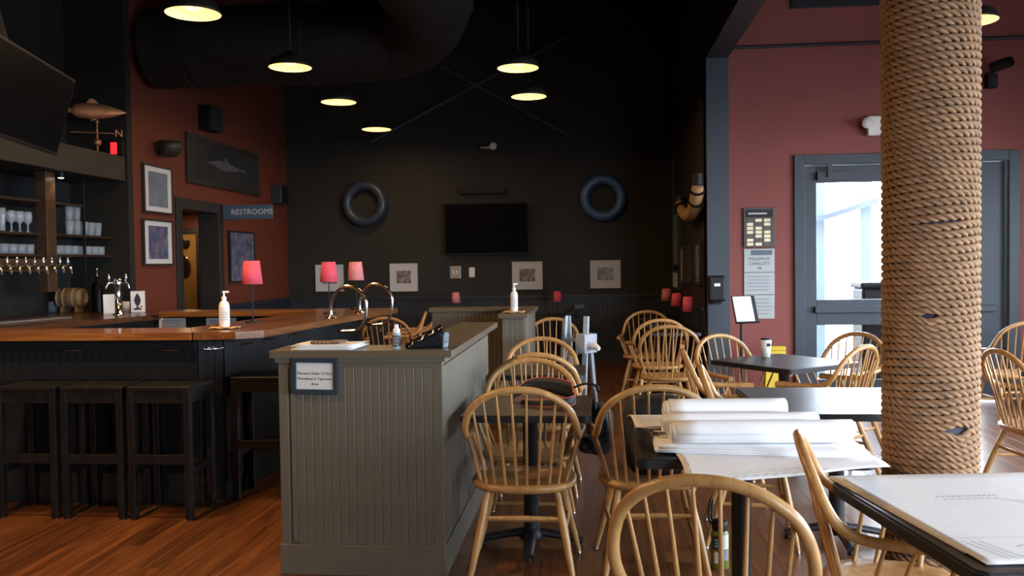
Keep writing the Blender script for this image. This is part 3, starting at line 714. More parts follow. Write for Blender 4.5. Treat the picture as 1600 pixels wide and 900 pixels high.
# tap rail
tr = thing('beer_tap_rail', 'brass rail with a row of chrome beer taps on the back wall', 'beer taps', (-4.84, 7.05, 1.53))
MB().tube([(0, -1.0, 0), (0, .5, 0)], .020, 12).build('rail', M['brass'], tr)
MB().box(-.54, -.52, -1.1, .29, -.10, .06).build('back_plate', M['steel'], tr)
for k in range(2): MB().tube([(-.52, -.9 + 1.2 * k, 0), (0, -.9 + 1.2 * k, 0)], .014, 8).build('bracket', M['brass'], tr)
for k in range(13):
    y = -.96 + k * .118
    tp = MB().tube(smooth_path([(0, y, 0), (.05, y, .004), (.085, y, -.01), (.10, y, -.06)], 3), [.013, .013, .014, .015, .015, .013, .011, .010, .010, .009], 10).build('tap', M['chrome'], tr)
    MB().lathe([(.006, 0), (.010, .02), (.013, .055), (.006, .07)], 10, Matrix.Translation((.062, y, .01))).build('tap_handle', M['chrome'], tp)
# keg barrel on a cradle
kg = thing('wooden_cask', 'small pale oak cask lying on a cradle on the back counter', 'barrel', atZ(112, 488, 1.0765), 8)
prof = [(.001, -.135), (.070, -.135), (.082, -.128), (.090, -.11), (.098, -.04), (.099, 0), (.098, .04), (.090, .11), (.082, .128), (.070, .135), (.066, .122), (.001, .122)]
Mx = Matrix.Translation((0, 0, .145)) @ Matrix.Rotation(R(90), 4, 'Y')
MB().lathe(prof, 24, Mx).build('body', M['barrel'], kg)
for z, r in ((-.105, .092), (-.045, .0995), (.045, .0995), (.105, .092)): MB().lathe([(r + .0005, z - .010), (r + .002, z), (r + .0005, z + .010)], 24, Mx, caps=False).build('hoop', mat('tan_cask_hoop', (.40, .29, .17), .5), kg)
for s in (-1, 1): MB().box(s * .07 - .012, s * .07 + .012, -.07, .07, 0, .065).build('cradle', M['barrel'], kg, bev=.004)
MB().tube([(.122, 0, .09), (.16, 0, .09)], .008, 8).build('spigot', M['brass'], kg)
# draft tower
dt = thing('draft_tower', 'chrome draft tower with two taps on the back counter', 'beer tap', atZ(185, 492, 1.0765), 30)
MB().lathe([(.050, 0), (.048, .012), (.030, .02), (.028, .25), (.034, .27), (.036, .32), (.026, .34), (.001, .345)], 20).build('column', M['chrome'], dt)
for s in (-1, 1):
    tp = MB().tube(smooth_path([(s * .02, 0, .295), (s * .075, -.01, .295), (s * .10, -.012, .245)], 4), .011, 10).build('tap', M['chrome'], dt)
    MB().lathe([(.006, 0), (.011, .03), (.012, .06), (.005, .075)], 10, Matrix.Translation((s * .072, -.01, .305))).build('tap_handle', M['chrome'], tp)
cd = thing('white_menu_card', 'blank white card leaning behind the draft tower', 'card', atZ(172, 490, 1.0765), 36)
MB().box(-.055, .055, 0, .006, 0, .185, Matrix.Rotation(R(-8), 4, 'X')).build('card', M['paper2'], cd)
MB().box(-.03, .03, .005, .07, 0, .008).build('easel_foot', M['paper2'], cd)
dp = thing('black_dispenser', 'tall black bottle shaped dispenser between the cask and the draft tower', 'dispenser', atZ(153, 488, 1.0765))
MB().lathe([(.055, 0), (.055, .24), (.045, .28), (.018, .31), (.016, .36)], 16).build('body', M['screen'], dp)
MB().lathe([(.008, .36), (.008, .40), (.012, .405), (.012, .43)], 10).build('spout', M['chrome'], dp)
cp = MB().lathe([(.001, .006), (.028, .006), (.036, .10), (.038, .10), (.030, 0), (.001, 0)], 18, caps=False).build('paper_cup', M['white_plastic'], None, atZ(197, 487, 1.0765)); tag(cp, 'plain white cup just right of the draft tower', 'cup')
jr = thing('glass_jar', 'small glass jar with metal lid left of the oak cask', 'jar', atZ(82, 488, 1.0765))
MB().lathe([(.001, .004), (.042, .004), (.045, .09), (.035, .10), (.037, .10), (.047, .09), (.044, 0), (.001, 0)], 18, caps=False).build('body', M['glass'], jr)
MB().lathe([(.038, .10), (.038, .118), (.001, .12)], 18).build('lid', M['chrome'], jr)
bx = thing('product_box', 'white box printed with a black teardrop shape and red dot', 'box', atZ(216, 487.5, 1.0765), 20)
MB().box(-.062, .062, -.03, .03, 0, .205).build('carton', M['white_plastic'], bx, bev=.002)
dr = [(.0, .185), (.012, .17), (.026, .14), (.030, .11), (.022, .08), (.008, .062), (.010, .045), (.034, .036), (.040, .028), (.034, .022)]
MB().prism(dr + [(-x, z) for x, z in dr[::-1] if x > 0], 0.0302, .0308, Matrix.Rotation(R(90), 4, 'X')).build('black_print', M['ink_dark'], bx)
MB().lathe([(.001, 0), (.011, 0), (.011, .0006), (.001, .0006)], 14, Matrix.Translation((.035, -.0302, .055)) @ Matrix.Rotation(R(90), 4, 'X')).build('red_dot', M['red_pipe'], bx)
# small downlight under the soffit
sp = thing('soffit_spotlight', 'tiny bright spotlight under the soffit behind the bar', 'spotlight', (-4.85, 7.55, 2.40))
MB().lathe([(.022, -.055), (.030, -.05), (.022, 0)], 14).build('housing', M['black'], sp)
MB().lathe([(.001, -.057), (.024, -.0565)], 14, caps=False).build('lens', mat('bright_spot_lens', (1, 1, 1), emit=(1, .9, .75), es=25), sp)
l = bpy.data.lights.new('soffit_light', 'SPOT'); l.energy = 2; l.spot_size = R(110); l.shadow_soft_size = .03; l.color = (1, .85, .65)
lo = bpy.data.objects.new('soffit_light', l); col.objects.link(lo); lo.parent = sp; lo.location = (0, 0, -.07)
# ------------------------------------------------------------------ pendant lamps
def pendant(x, y, ceil, lab, on=14):
    z = 3.38
    t = thing('pendant_lamp', lab, 'pendant lamp', (x, y, z), 0, 'dark barn pendant lamps')
    so = MB().lathe([(.200, 0), (.203, .005), (.197, .03), (.175, .075), (.12, .10), (.05, .11), (.04, .15), (.001, .155)], 32, caps=False).build('shade', mat('dark_enamel_shade', (0.022, 0.021, 0.018), .5) if 'enamel' not in M else M['enamel'], t)
    M['enamel'] = so.data.materials[0]
    if 'enamel_in' not in M: M['enamel_in'] = mat('self_lit_cream_reflector', (0.9, 0.78, 0.5), .5, var=0, emit=(1, .66, .25), es=1.25)  # reflector glows itself so the inside looks evenly lit by the bulb
    MB().lathe([(.198, .002), (.194, .028), (.172, .07), (.115, .094), (.001, .10)], 32, caps=False).build('reflector', M['enamel_in'], t)
    if 'bulb' not in M: M['bulb'] = mat('frosted_bulb', (1, .9, .7), var=0, emit=(1, .74, .36), es=2.0)
    MB().lathe([(.001, .030), (.05, .034), (.070, .06), (.05, .085), (.02, .10)], 20, caps=False).build('bulb', M['bulb'], t)
    MB().tube([(0, 0, .15), (0, 0, ceil - z)], .008, 8).build('stem', M['iron'], t)
    MB().lathe([(.05, ceil - z - .02), (.05, ceil - z)], 16).build('canopy', M['iron'], t)
    l = bpy.data.lights.new('pendant_light', 'AREA'); l.shape = 'DISK'; l.size = .34; l.energy = on; l.color = (1, .62, .30)
    lo = bpy.data.objects.new('pendant_light', l); col.objects.link(lo); lo.parent = t; lo.location = (0, 0, .008)
for x, y, lab in ((-2.92, 6.21, 'largest pendant lamp, above the near end of the bar'), (-2.82, 8.0, 'second pendant lamp of the left row over the bar'), (-2.88, 9.77, 'third pendant lamp of the left row'), (-2.95, 11.8, 'farthest pendant lamp of the left row')):
    pendant(x, y, 5.4, lab)
pendant(-2.92, 4.4, 5.4, 'pendant lamp over the front of the bar, above the picture', 72)
pendant(-2.92, 2.4, 5.4, 'pendant lamp over the floor before the bar, above the picture', 72)
pendant(-.69, 8.36, 5.4, 'nearer pendant lamp of the middle row above the television')
pendant(-.69, 9.8, 5.4, 'farther pendant lamp of the middle row above the television')
p = atZ(1517, 34, 3.38); pendant(p.x, p.y, 5.4, 'pendant lamp peeking out right of the rope column')

# ------------------------------------------------------------------ ceiling ducts and rod bracing
du = thing('air_duct', 'large dark round air duct under the black ceiling', 'duct', (-3.3, 8.98, 3.86))
pts = smooth_path([(-1.35, 0, 0), (-.6, 0, 0), (.8, 0, 0), (1.45, -.12, .05), (1.75, -.7, .15), (1.8, -1.6, .2), (1.8, -7.0, .2)], 6)
MB().tube(pts, .42, 24).build('duct_pipe', mat('dull_black_duct', (.008, .0075, .0075), .7, var=.1), du)
for q in (4, 10, 26): MB().tube([pts[q], pts[q] + (pts[q + 1] - pts[q]).normalized() * .04], .435, 24).build('seam_band', M['iron'], du)
for x in (-.8, .5): MB().tube([(x, 0, .3), (x, 0, 1.4)], .01, 6).build('hanger', M['iron'], du)
bc = thing('cross_bracing', 'crossed dark blue steel rods high on the back wall', 'bracing', (-1.6, 13.1, 3.0))
def bl_(a, b): a = atY(a[0], a[1], 13.1); b = atY(b[0], b[1], 13.1); o = Vector((-1.6, 13.1, 3.0)); return a - o, b - o
blu = mat('dark_blue_steel_rod', (.05, .065, .11), .6)
a, b = bl_((578, 222), (905, 47)); MB().tube([a, b], .022, 10).build('rod', blu, bc)
a, b = bl_((690, 105), (890, 213)); MB().tube([a + Vector((0, -.04, 0)), b + Vector((0, -.04, 0))], .016, 10).build('rod', blu, bc)
MB().lathe([(.045, -.02), (.045, .02)], 16, Matrix.Translation(bl_((742, 133), (742, 133))[0]) @ Matrix.Rotation(R(90), 4, 'X')).build('turnbuckle', blu, bc)

# ------------------------------------------------------------------ back wall
def tv(name, lab, w, h, loc, rot, arm):
    t = thing(name, lab, 'television', loc); t.rotation_euler = rot
    MB().box(-w / 2, w / 2, 0, .05, -h / 2, h / 2).build('case', M['black'], t, bev=.006)
    MB().box(-w / 2 + .018, w / 2 - .018, -.002, 0, -h / 2 + .025, h / 2 - .018).build('screen', M['screen'], t)
    MB().box(-.2, .2, .05, .07, -.15, .15).build('mount_plate', M['iron'], t)
    MB().bar((0, .06, 0), arm, .05, .05).build('mount_arm', M['iron'], t)
    return t
a = atY(693, 318, 13.05); b = atY(827, 397, 13.05)
tv('television', 'large flat television, switched off, in the middle of the back wall', b.x - a.x, a.z - b.z, ((a.x + b.x) / 2, 13.05, (a.z + b.z) / 2), (R(3), 0, 0), (0, .13, 0))
sb = atY(728, 300, 13.14)
o = MB().box(-.35, .35, -.05, .05, -.04, .04).build('sound_bar', M['black'], None, (sb.x + .25, sb.y, sb.z + .01), bev=.008); tag(o, 'slim black speaker bar mounted just above the back wall television', 'speaker')
def ring(px0, py0, px1, py1, m, lab):
    a = atY(px0, py0, 13.1); b = atY(px1, py1, 13.1); c = (a + b) / 2; Ro = (b.x - a.x) / 2; r = Ro * .215
    t = thing('ring_buoy', lab, 'ring buoy', c, 0, 'ring buoys on the back wall')
    P = [(math.cos(2 * math.pi * k / 48) * (Ro - r), 0, math.sin(2 * math.pi * k / 48) * (Ro - r)) for k in range(48)]
    MB().tube(P, r, 16, closed=True).build('ring', m, t)
    for k in range(4):
        A = R(45 + 90 * k); q = [(math.cos(A + e) * (Ro - r), 0, math.sin(A + e) * (Ro - r)) for e in (-.06, 0, .06)]
        MB().tube(q, r * 1.015, 16, caps=False).build('band', m, t)
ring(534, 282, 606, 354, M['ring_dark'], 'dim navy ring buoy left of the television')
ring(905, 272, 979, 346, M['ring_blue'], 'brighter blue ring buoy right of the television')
def frame_pic(px0, py0, px1, py1, lab, m=M['pic_grey'], inner=.27, fc=None):
    a = atY(px0, py0, 13.18); b = atY(px1, py1, 13.18)
    w = (b.x - a.x) / 2; h = (a.z - b.z) / 2
    t = thing('framed_print', lab, 'picture', ((a.x + b.x) / 2, 13.18, (a.z + b.z) / 2), 0, 'small framed prints on the back wall')
    e = .014
    MB().box(-w, w, -.015, .015, h - e, h).box(-w, w, -.015, .015, -h, -h + e).box(-w, -w + e, -.015, .015, -h + e, h - e).box(w - e, w, -.015, .015, -h + e, h - e).build('frame', M['mount'], t)
    MB().box(-w + e, w - e, -.006, .01, -h + e, h - e).build('mount', M['mount'], t)
    MB().box(-w * .52, w * .52, -.008, -.006, -h * .42, h * .48).build('print', m, t)
frame_pic(493, 414, 537, 455, 'framed print partly hidden behind the two pink bar lamps')
frame_pic(609, 412, 653, 455, 'framed print between the bar lamps and the wall switch')
frame_pic(800, 409, 848, 452, 'framed print just behind the far pump bottle')
frame_pic(922, 407, 970, 450, 'framed print below the brighter blue ring buoy')
def plate(px0, py0, px1, py1, name, lab, cat, m, inset):
    a = atY(px0, py0, 13.19); b = atY(px1, py1, 13.19); w = (b.x - a.x) / 2; h = (a.z - b.z) / 2
    t = thing(name, lab, cat, ((a.x + b.x) / 2, 13.19, (a.z + b.z) / 2))
    MB().box(-w, w, -.012, .01, -h, h).build('plate', m, t, bev=.003)
    for k in range(inset): 
        x = (k - (inset - 1) / 2) * .055
        MB().box(x - .012, x + .012, -.018, -.012, -.03, .03).build('toggle', M['white_plastic'], t, bev=.002)
plate(703, 416, 720, 435, 'switch_plate', 'square steel switch plate under the back wall television', 'switch', M['steel'], 2)
plate(733, 418, 742, 433, 'thermostat', 'narrow white thermostat right of the steel switch plate', 'thermostat', M['white_plastic'], 1)
c = atY(762, 230, 13.08)
sc = thing('security_camera', 'small pale security light high above the back wall television', 'camera', c)
MB().tube([(-.11, 0, 0), (.04, 0, 0)], .045, 14).build('body', M['steel'], sc)
MB().lathe([(.055, -.02), (.06, .02), (.04, .03), (.001, .032)], 16, Matrix.Translation((.085, -.02, .01)) @ Matrix.Rotation(R(90), 4, 'X')).build('head', M['white_plastic'], sc)
MB().box(-.02, .02, 0, .12, -.02, .02).build('bracket', M['steel'], sc)

# ------------------------------------------------------------------ red left wall
def wall_pic(px0, pyt, px1, pyb, lab, m, framem, mount=True, name='wall_picture', X=-4.735, ew=.02):
    a = atX(px0, pyt, X); b = atX(px1, pyt, X); zb = atX(px0, pyb, X).z
    y0, y1 = a.y, b.y; z1 = a.z
    t = thing(name, lab, 'picture', (X, (y0 + y1) / 2, (z1 + zb) / 2), 90)
    w = (y1 - y0) / 2; h = (z1 - zb) / 2
    MB().box(-w, w, -.02, .018, h - ew, h).box(-w, w, -.02, .018, -h, -h + ew).box(-w, -w + ew, -.02, .018, -h + ew, h - ew).box(w - ew, w, -.02, .018, -h + ew, h - ew).build('frame', framem, t, bev=.002)
    k = 1.0
    if mount:
        MB().box(-w + ew, w - ew, -.006, .014, -h + ew, h - ew).build('mount', M['mount'], t); k = .70
    MB().box(-(w - ew) * k, (w - ew) * k, -.009, -.006, -(h - ew) * (k + .08 if mount else 1), (h - ew) * (k + .08 if mount else 1)).build('print', m, t)
    return t, w, h
wall_pic(222, 254, 267, 331, 'upper white mounted blue print on the red wall beside the bar', M['pic_blue'], M['trim_dark'])
wall_pic(222, 341, 268, 415, 'lower white mounted indigo print on the red wall beside the bar', M['pic_indigo'], M['trim_dark'])
wall_pic(357, 360, 396, 442, 'black framed harbour print behind the nearest pink bar lamp', M['pic_indigo'], M['black'], False)
ft, fw, fh = wall_pic(290, 205, 402, 284, 'large dark framed fish picture above the restroom doorway', M['pic_dark'], M['trim_dark'], False, ew=.045)
fp = [(-.42, .0), (-.30, .035), (-.16, .09), (-.05, .10), (-.02, .19), (.0, .22), (.03, .11), (.16, .05), (.30, .01), (.42, .05), (.40, -.01), (.43, -.06), (.30, -.02), (.14, -.08), (-.02, -.11), (-.14, -.09), (-.28, -.03)]
MB().prism([(x * fw * 1.3, z * fh * 1.9) for x, z in fp], .0095, .011, Matrix.Rotation(R(90), 4, 'X')).build('fish_print', mat('faded_fish_print', (.065, .075, .085), .5, var=.3, vs=5), ft)
q = atX(327, 186, -4.684)
o = thing('wall_speaker', 'black box speaker high on the red wall above the fish picture', 'speaker', q, 90)
MB().box(-.17, .17, -.10, .07, -.15, .15).build('cabinet', M['black'], o, bev=.01)
MB().box(-.155, .155, -.106, -.10, -.135, .135).build('grille', mat('black_mesh_grille', (.012, .012, .012), .9, bump=.8, bs=300), o)
q = atX(436, 304, -4.684)
o = thing('wall_speaker', 'dim speaker on the red wall beside the back corner', 'speaker', q, 90)
MB().box(-.16, .16, -.09, .07, -.14, .14).build('cabinet', M['navy_frame'], o, bev=.01)
MB().box(-.145, .145, -.096, -.09, -.125, .125).build('grille', M['black'], o)
q = atX(247, 234, -4.736)
o = thing('wall_sconce', 'dark half bowl wall sconce above the upper blue print', 'wall lamp', q, 90)
MB().lathe([(.001, -.085), (.06, -.08), (.105, -.045), (.125, .01), (.13, .085), (.122, .085), (.11, 0), (.06, -.06), (.001, -.07)], 24, Matrix.Translation((0, -.135, 0)), caps=False).build('bowl', M['trim_dark'], o)
MB().box(-.05, .05, -.02, .018, -.05, .06).build('back_plate', M['trim_dark'], o)
# hanging restrooms sign faces the camera
a = atY(346, 321, 10.71); b = atY(424, 342, 10.71)
rs = thing('restrooms_sign', 'dark blue projecting sign lettered RESTROOMS beside the corridor doorway', 'sign', ((a.x + b.x) / 2 + .02, 10.71, (a.z + b.z) / 2))
w = (b.x - a.x) / 2; h = (a.z - b.z) / 2
MB().box(-w, w, -.015, .015, -h, h).build('board', mat('slate_blue_sign', (.05, .085, .13), .5), rs, bev=.004)
text('lettering', 'RESTROOMS', .098, mat('pale_grey_lettering', (.5, .52, .55), .6, var=0), rs, (.06, -.0165, 0))
MB().box(-w - .02, -w + .01, -.03, .03, -h, h).build('bracket', M['iron'], rs)

# ------------------------------------------------------------------ above the bar
a = atY(118, 130, 6.2)
q0 = Vector((-3.72, 5.47, 2.63))
tvb = tv('television', 'black television hanging above the bar at the left picture edge', 1.38, .58, q0, (R(15), 0, R(104)), (0, .55, .9))
# copper fish weathervane on the soffit
wv = thing('fish_weathervane', 'copper fish weathervane with compass letter standing on the soffit', 'weathervane', (-4.95, atX(150, 140, -4.95).y, 2.65), 28)
def fish(u, v):
    xs = -.27 + .54 * u; a = 2 * math.pi * v
    hh = .082 * (max(0, math.sin(math.pi * min(1, (u * .93 + .07)) ** .85)) ** .75) if u < 1 else .004
    if u < .10: hh = .028
    return Vector((xs, math.cos(a) * hh * .45, .44 + math.sin(a) * max(hh, .006)))
MB().grid(fish, 24, 14).build('fish_body', M['copper'], wv)
MB().prism([(-.27, .44), (-.36, .52), (-.335, .44), (-.36, .36)], -.006, .006, Matrix.Rotation(R(90), 4, 'X')).build('tail_fin', M['copper'], wv)
MB().prism([(-.10, .505), (-.06, .565), (-.02, .56), (.03, .51)], -.005, .005, Matrix.Rotation(R(90), 4, 'X')).build('dorsal_fin', M['copper'], wv)
MB().prism([(-.02, .375), (-.06, .335), (.0, .36)], -.005, .005, Matrix.Rotation(R(90), 4, 'X')).build('belly_fin', M['copper'], wv)
MB().prism([(.10, .44), (.06, .40), (.055, .425)], -.045, .045, Matrix.Rotation(R(90), 4, 'X')).build('pectoral_fin', M['copper'], wv)
MB().tube([(0, 0, 0), (0, 0, .38)], .007, 8).build('rod', M['copper'], wv)
for z, r in ((.335, .020), (.13, .038)): MB().lathe([(.001, z - r)] + [(r * math.sin(math.pi * k / 8), z - r * math.cos(math.pi * k / 8)) for k in range(1, 8)] + [(.001, z + r)], 14).build('ball', M['copper'], wv)
MB().tube([(-.24, 0, .225), (.16, 0, .225)], .005, 6).tube([(0, -.14, .225), (0, .14, .225)], .005, 6).build('compass_arms', M['copper'], wv)
text('compass_letter', 'N', .10, M['copper'], wv, (.20, 0, .225), ext=.004)
MB().lathe([(.05, 0), (.05, .008), (.012, .02)], 16).build('base', M['copper'], wv)
# red lit box
q = atX(180, 221, -4.86)
ex = thing('red_sign_light', 'glowing red sign box on the soffit end beside the red wall', 'sign light', (q.x, q.y, 2.736))
MB().box(-.09, .09, -.03, .03, -.085, .085).build('housing', M['black'], ex, bev=.004)
redm = mat('glowing_red_lens', (.8, .02, .02), var=0, emit=(1, .03, .04), es=1.1)
MB().box(-.034, .034, -.036, -.03, -.06, .06).build('lens', redm, ex, bev=.002)
MB().box(-.03, .03, -.02, .02, -.086, -.075).build('foot', M['black'], ex)

# ------------------------------------------------------------------ right inner wall and post
q = atY(1119, 450, 9.14)
o = thing('soap_dispenser', 'black wall dispenser mounted on the navy post', 'dispenser', (q.x, 9.16, q.z))
MB().box(-.09, .09, -.10, 0, -.14, .13).build('body', M['black'], o, bev=.025)
MB().box(-.03, .03, -.104, -.098, .02, .05).build('window', M['white_plastic'], o)
MB().box(-.05, .05, -.09, -.03, -.165, -.14).build('spout', M['black'], o, bev=.008)
hn = thing('banded_horn', 'curved tan horn with black bands hanging on the dark right inner wall', 'horn', (1.10, 10.05, 2.05), 90)
def hpt(px, py, X=1.08):
    p = atX(px, py, X); return (p.y - 10.05, 0, p.z - 2.05)
hp = smooth_path([hpt(1060, 318), hpt(1064, 330), hpt(1072, 337), hpt(1080, 331), hpt(1084, 315), hpt(1086, 302), hpt(1087, 290)], 5)
nh = len(hp)
MB().tube(hp, [.055 + .02 * math.sin(math.pi * i / nh) for i in range(nh)], 14).build('horn', M['tan'], hn)
for i in (3, 20, 26): MB().tube([hp[i], hp[i + 1]], .08, 14).build('band', M['black'], hn)
MB().tube([hp[-1], (hp[-1].x, 0, hp[-1].z + .12)], .06, 12).build('end_cap', M['black'], hn)
MB().tube([hp[0], (hp[0].x, -.02, hp[0].z + .08)], .07, 12).build('end_cap', M['black'], hn)
MB().box(-.4, .4, -.10, -.085, -.02, .02, Matrix.Translation((0, 0, .2))).build('hanger', M['black'], hn)
bluep = mat('dull_blue_glass_panel', (.16, .25, .30), .3, var=.15, vs=3)
def side_panel(px0, px1, pyt, pyb, lab, m, cat='picture', name='side_picture'):
    X = 1.17
    y1 = atX(px0, pyt, X).y; y0 = atX(px1, pyt, X).y; pm = (px0 + px1) / 2
    zt = atX(pm, pyt, X).z; zb = atX(pm, pyb, X).z
    t = thing(name, lab, cat, (X, (y0 + y1) / 2, (zt + zb) / 2), -90)
    w = abs(y1 - y0) / 2; h = (zt - zb) / 2; e = min(.03, w * .3)
    MB().box(-w, w, -.02, .028, h - e, h).box(-w, w, -.02, .028, -h, -h + e).box(-w, -w + e, -.02, .028, -h + e, h - e).box(w - e, w, -.02, .028, -h + e, h - e).build('frame', M['navy'], t)
    MB().box(-w + e, w - e, -.008, .025, -h + e, h - e).build('panel', m, t)
side_panel(1040, 1051, 225, 420, 'tall dark framed panel nearest the back corner of the right inner wall', M['pic_dark'])
side_panel(1052, 1061, 330, 416, 'tall dull blue panel left of the banded horn', bluep)
side_panel(1052, 1061, 422, 452, 'small pale notice under the blue panel on the right inner wall', M['mount'], 'notice')
side_panel(1064, 1069, 384, 442, 'narrow tan framed print below the banded horn', M['tan'])
side_panel(1074, 1082, 384, 440, 'middle narrow framed print below the banded horn', M['wood_mid'])
side_panel(1087, 1095, 378, 444, 'right narrow framed print below the banded horn next to the navy post', M['pic_grey'])

# ------------------------------------------------------------------ right red wall
def plaque(px0, py0, px1, py1, name, lab, m, bz=.012):
    a = atY(px0, py0, 9.395); b = atY(px1, py1, 9.395); w = (b.x - a.x) / 2; h = (a.z - b.z) / 2
    t = thing(name, lab, 'plaque', ((a.x + b.x) / 2, 9.395, (a.z + b.z) / 2))
    MB().box(-w, w, -bz, .004, -h, h).build('board', m, t, bev=.003)
    return t, w, h
M['plate_brass'] = mat('dull_brass_plate', (.42, .36, .22), .35, .5, var=.2, vs=30)
sil = mat('silver_grey_sign_panel', (.33, .34, .34), .4, .2, var=.05)
t, w, h = plaque(1161, 325, 1210, 386, 'award_plaque', 'dark wood award plaque with brass name plates, topmost on the red wall', M['wood_dark'], .02)
MB().box(-w * .88, w * .88, -.024, -.02, h * .52, h * .9).build('title_plate', M['black'], t)
MB().box(-w * .7, w * .5, -.0255, -.024, h * .66, h * .74).build('title_text', M['mount'], t)
for i in range(3):
    for j in range(7):
        x = (-.58 + .55 * i) * w; z = (.36 - .2 * j) * h
        MB().box(x - w * .2, x + w * .2, -.024, -.02, z - h * .075, z + h * .075).build('name_plate', M['plate_brass'] if (i * 3 + j * 5) % 4 else M['wood_mid'], t)
t, w, h = plaque(1162, 389, 1210, 425, 'capacity_sign', 'silver sign reading maximum capacity, below the award plaque', sil)
MB().box(-w * .55, w * .85, -.0135, -.012, h * .45, h * .88).build('header_strip', mat('slate_strip', (.10, .13, .18), .5), t)
text('lettering', 'MAXIMUM', .046, M['ink_dark'], t, (0, -.0125, h * .12))
text('lettering', 'CAPACITY', .046, M['ink_dark'], t, (0, -.0125, -h * .28))
text('lettering', '98', .046, M['ink_dark'], t, (0, -.0125, -h * .68))
for py0, py1, lab in ((426, 460, 'silver text sign, middle of the three silver signs on the red wall'), (461, 498, 'silver text sign, lowest of the three, behind the sign stand')):
    t, w, h = plaque(1162, py0, 1210, py1, 'text_sign', lab, sil)
    for k in range(5): MB().box(-w * (.8 - .1 * (k % 2)), w * (.8 - .12 * ((k + 1) % 3)), -.0135, -.012, h * (.58 - .3 * k), h * (.68 - .3 * k)).build('text_line', M['ink'], t)
q = atY(1360, 197, 9.34)
o = thing('emergency_light', 'white emergency light peeking from behind the rope column on the red wall', 'emergency light', (q.x + .05, 9.39, q.z))
MB().box(-.08, .14, -.08, 0, -.10, .10).build('case', M['white_plastic'], o, bev=.01)
for s in (-1, 1): MB().lathe([(.001, -.04), (.04, -.035), (.058, .03), (.058, .05), (.001, .05)], 16, Matrix.Translation((-.10 if s < 0 else .16, -.09, .02)) @ Matrix.Rotation(R(90), 4, 'X')).build('lamp_head', M['white_plastic'], o)
q = atY(1553, 115, 9.3)
o = thing('security_camera', 'black bullet camera on the red wall right of the rope column', 'camera', (q.x, 9.39, q.z))
MB().box(-.06, .04, -.10, 0, -.14, .0).build('bracket', M['black'], o, bev=.01)
MB().tube([(-.03, -.1, .05), (.10, -.22, .09)], .055, 14).build('body', M['black'], o)
MB().tube([(.10, -.22, .09), (.115, -.235, .095)], .045, 14).build('lens', M['screen'], o)
MB().tube([(-.02, -.06, -.02), (-.02, -.12, .05)], .02, 10).build('arm', M['black'], o)
q = atY(1305, 4, 9.36)
o = thing('wall_vent', 'dark slatted vent at the very top of the right red wall', 'vent', (q.x, 9.395, q.z + .12))
MB().box(-.45, .45, -.03, 0, -.16, .16).build('frame', M['iron'], o, bev=.005)
for k in range(6): MB().box(-.42, .42, -.045, -.03, -.13 + .045 * k, -.10 + .045 * k).build('slat', M['iron'], o)
# sign stand
p = atY(1158, 480, 8.0)
o = thing('sign_stand', 'black floor stand holding a white page in front of the red wall', 'sign stand', (p.x, 8.0, 0))
MB().lathe([(.14, 0), (.14, .012), (.02, .02)], 24).build('base', M['black'], o)
MB().tube([(0, 0, .015), (0, 0, p.z - .05)], .012, 10).build('pole', M['black'], o)
Mt = Matrix.Translation((.02, -.02, p.z - .02)) @ Matrix.Rotation(R(20), 4, 'Z') @ Matrix.Rotation(R(-20), 4, 'X')
MB().box(-.10, .13, 0, .012, -.13, .13, Mt).box(-.10, .13, -.03, 0, -.13, -.12, Mt).build('tray', M['black'], o)
MB().box(-.092, .09, -.004, -.001, -.118, .122, Mt).build('page', M['paper'], o)
p = atZ(1213, 612, 0.0)
o = thing('wet_floor_sign', 'folded yellow floor sign by the red wall behind the diagonal table', 'floor sign', (atY(1213, 580, 8.9).x, 8.9, 0))
for s in (-1, 1): MB().prism([(-.14, 0), (.14, 0), (.09, .60), (-.09, .60)], -.008, .008, Matrix.Translation((0, s * .08, 0)) @ Matrix.Rotation(R(90 + s * 7), 4, 'X')).build('panel', M['yellow'], o)
MB().box(-.09, .09, -.03, .03, .585, .63).build('handle', M['yellow'], o, bev=.01)

# ------------------------------------------------------------------ white step ladder in the aisle
o = thing('step_ladder', 'folded white step ladder with a black top tray standing in the aisle', 'ladder', (-.15, 8.15, 0), -40)
wl_ = mat('pale_blue_grey_metal', (.42, .46, .52), .4, var=.05)
for s in (-1, 1):
    MB().bar((s * .15, -.10, 0), (s * .13, -.01, 1.0), .045, .03).build('front_rail', wl_, o)
    MB().bar((s * .15, .10, 0), (s * .13, .03, .84 if s > 0 else 1.0), .04, .03).build('rear_rail', wl_, o)
for k in range(3): MB().box(-.135 + .006 * k, .135 - .006 * k, -.12 + .03 * k, -.03 + .03 * k, .24 + .26 * k, .265 + .26 * k).build('step', wl_, o)
MB().box(-.15, .06, -.06, .08, 1.0, 1.045, Matrix.Translation((-.10, 0, 1.0)) @ Matrix.Rotation(R(-28), 4, 'Y') @ Matrix.Translation((.10, 0, -1.0))).build('top_tray', M['black'], o, bev=.008)
MB().box(.08, .20, -.12, .06, .66, .84).build('tool_box', wl_, o, bev=.01)
MB().tube([(.19, -.05, .74), (.26, -.05, .73), (.31, -.05, .71)], [.03, .035, .02], 10).build('rag', M['paper2'], o)

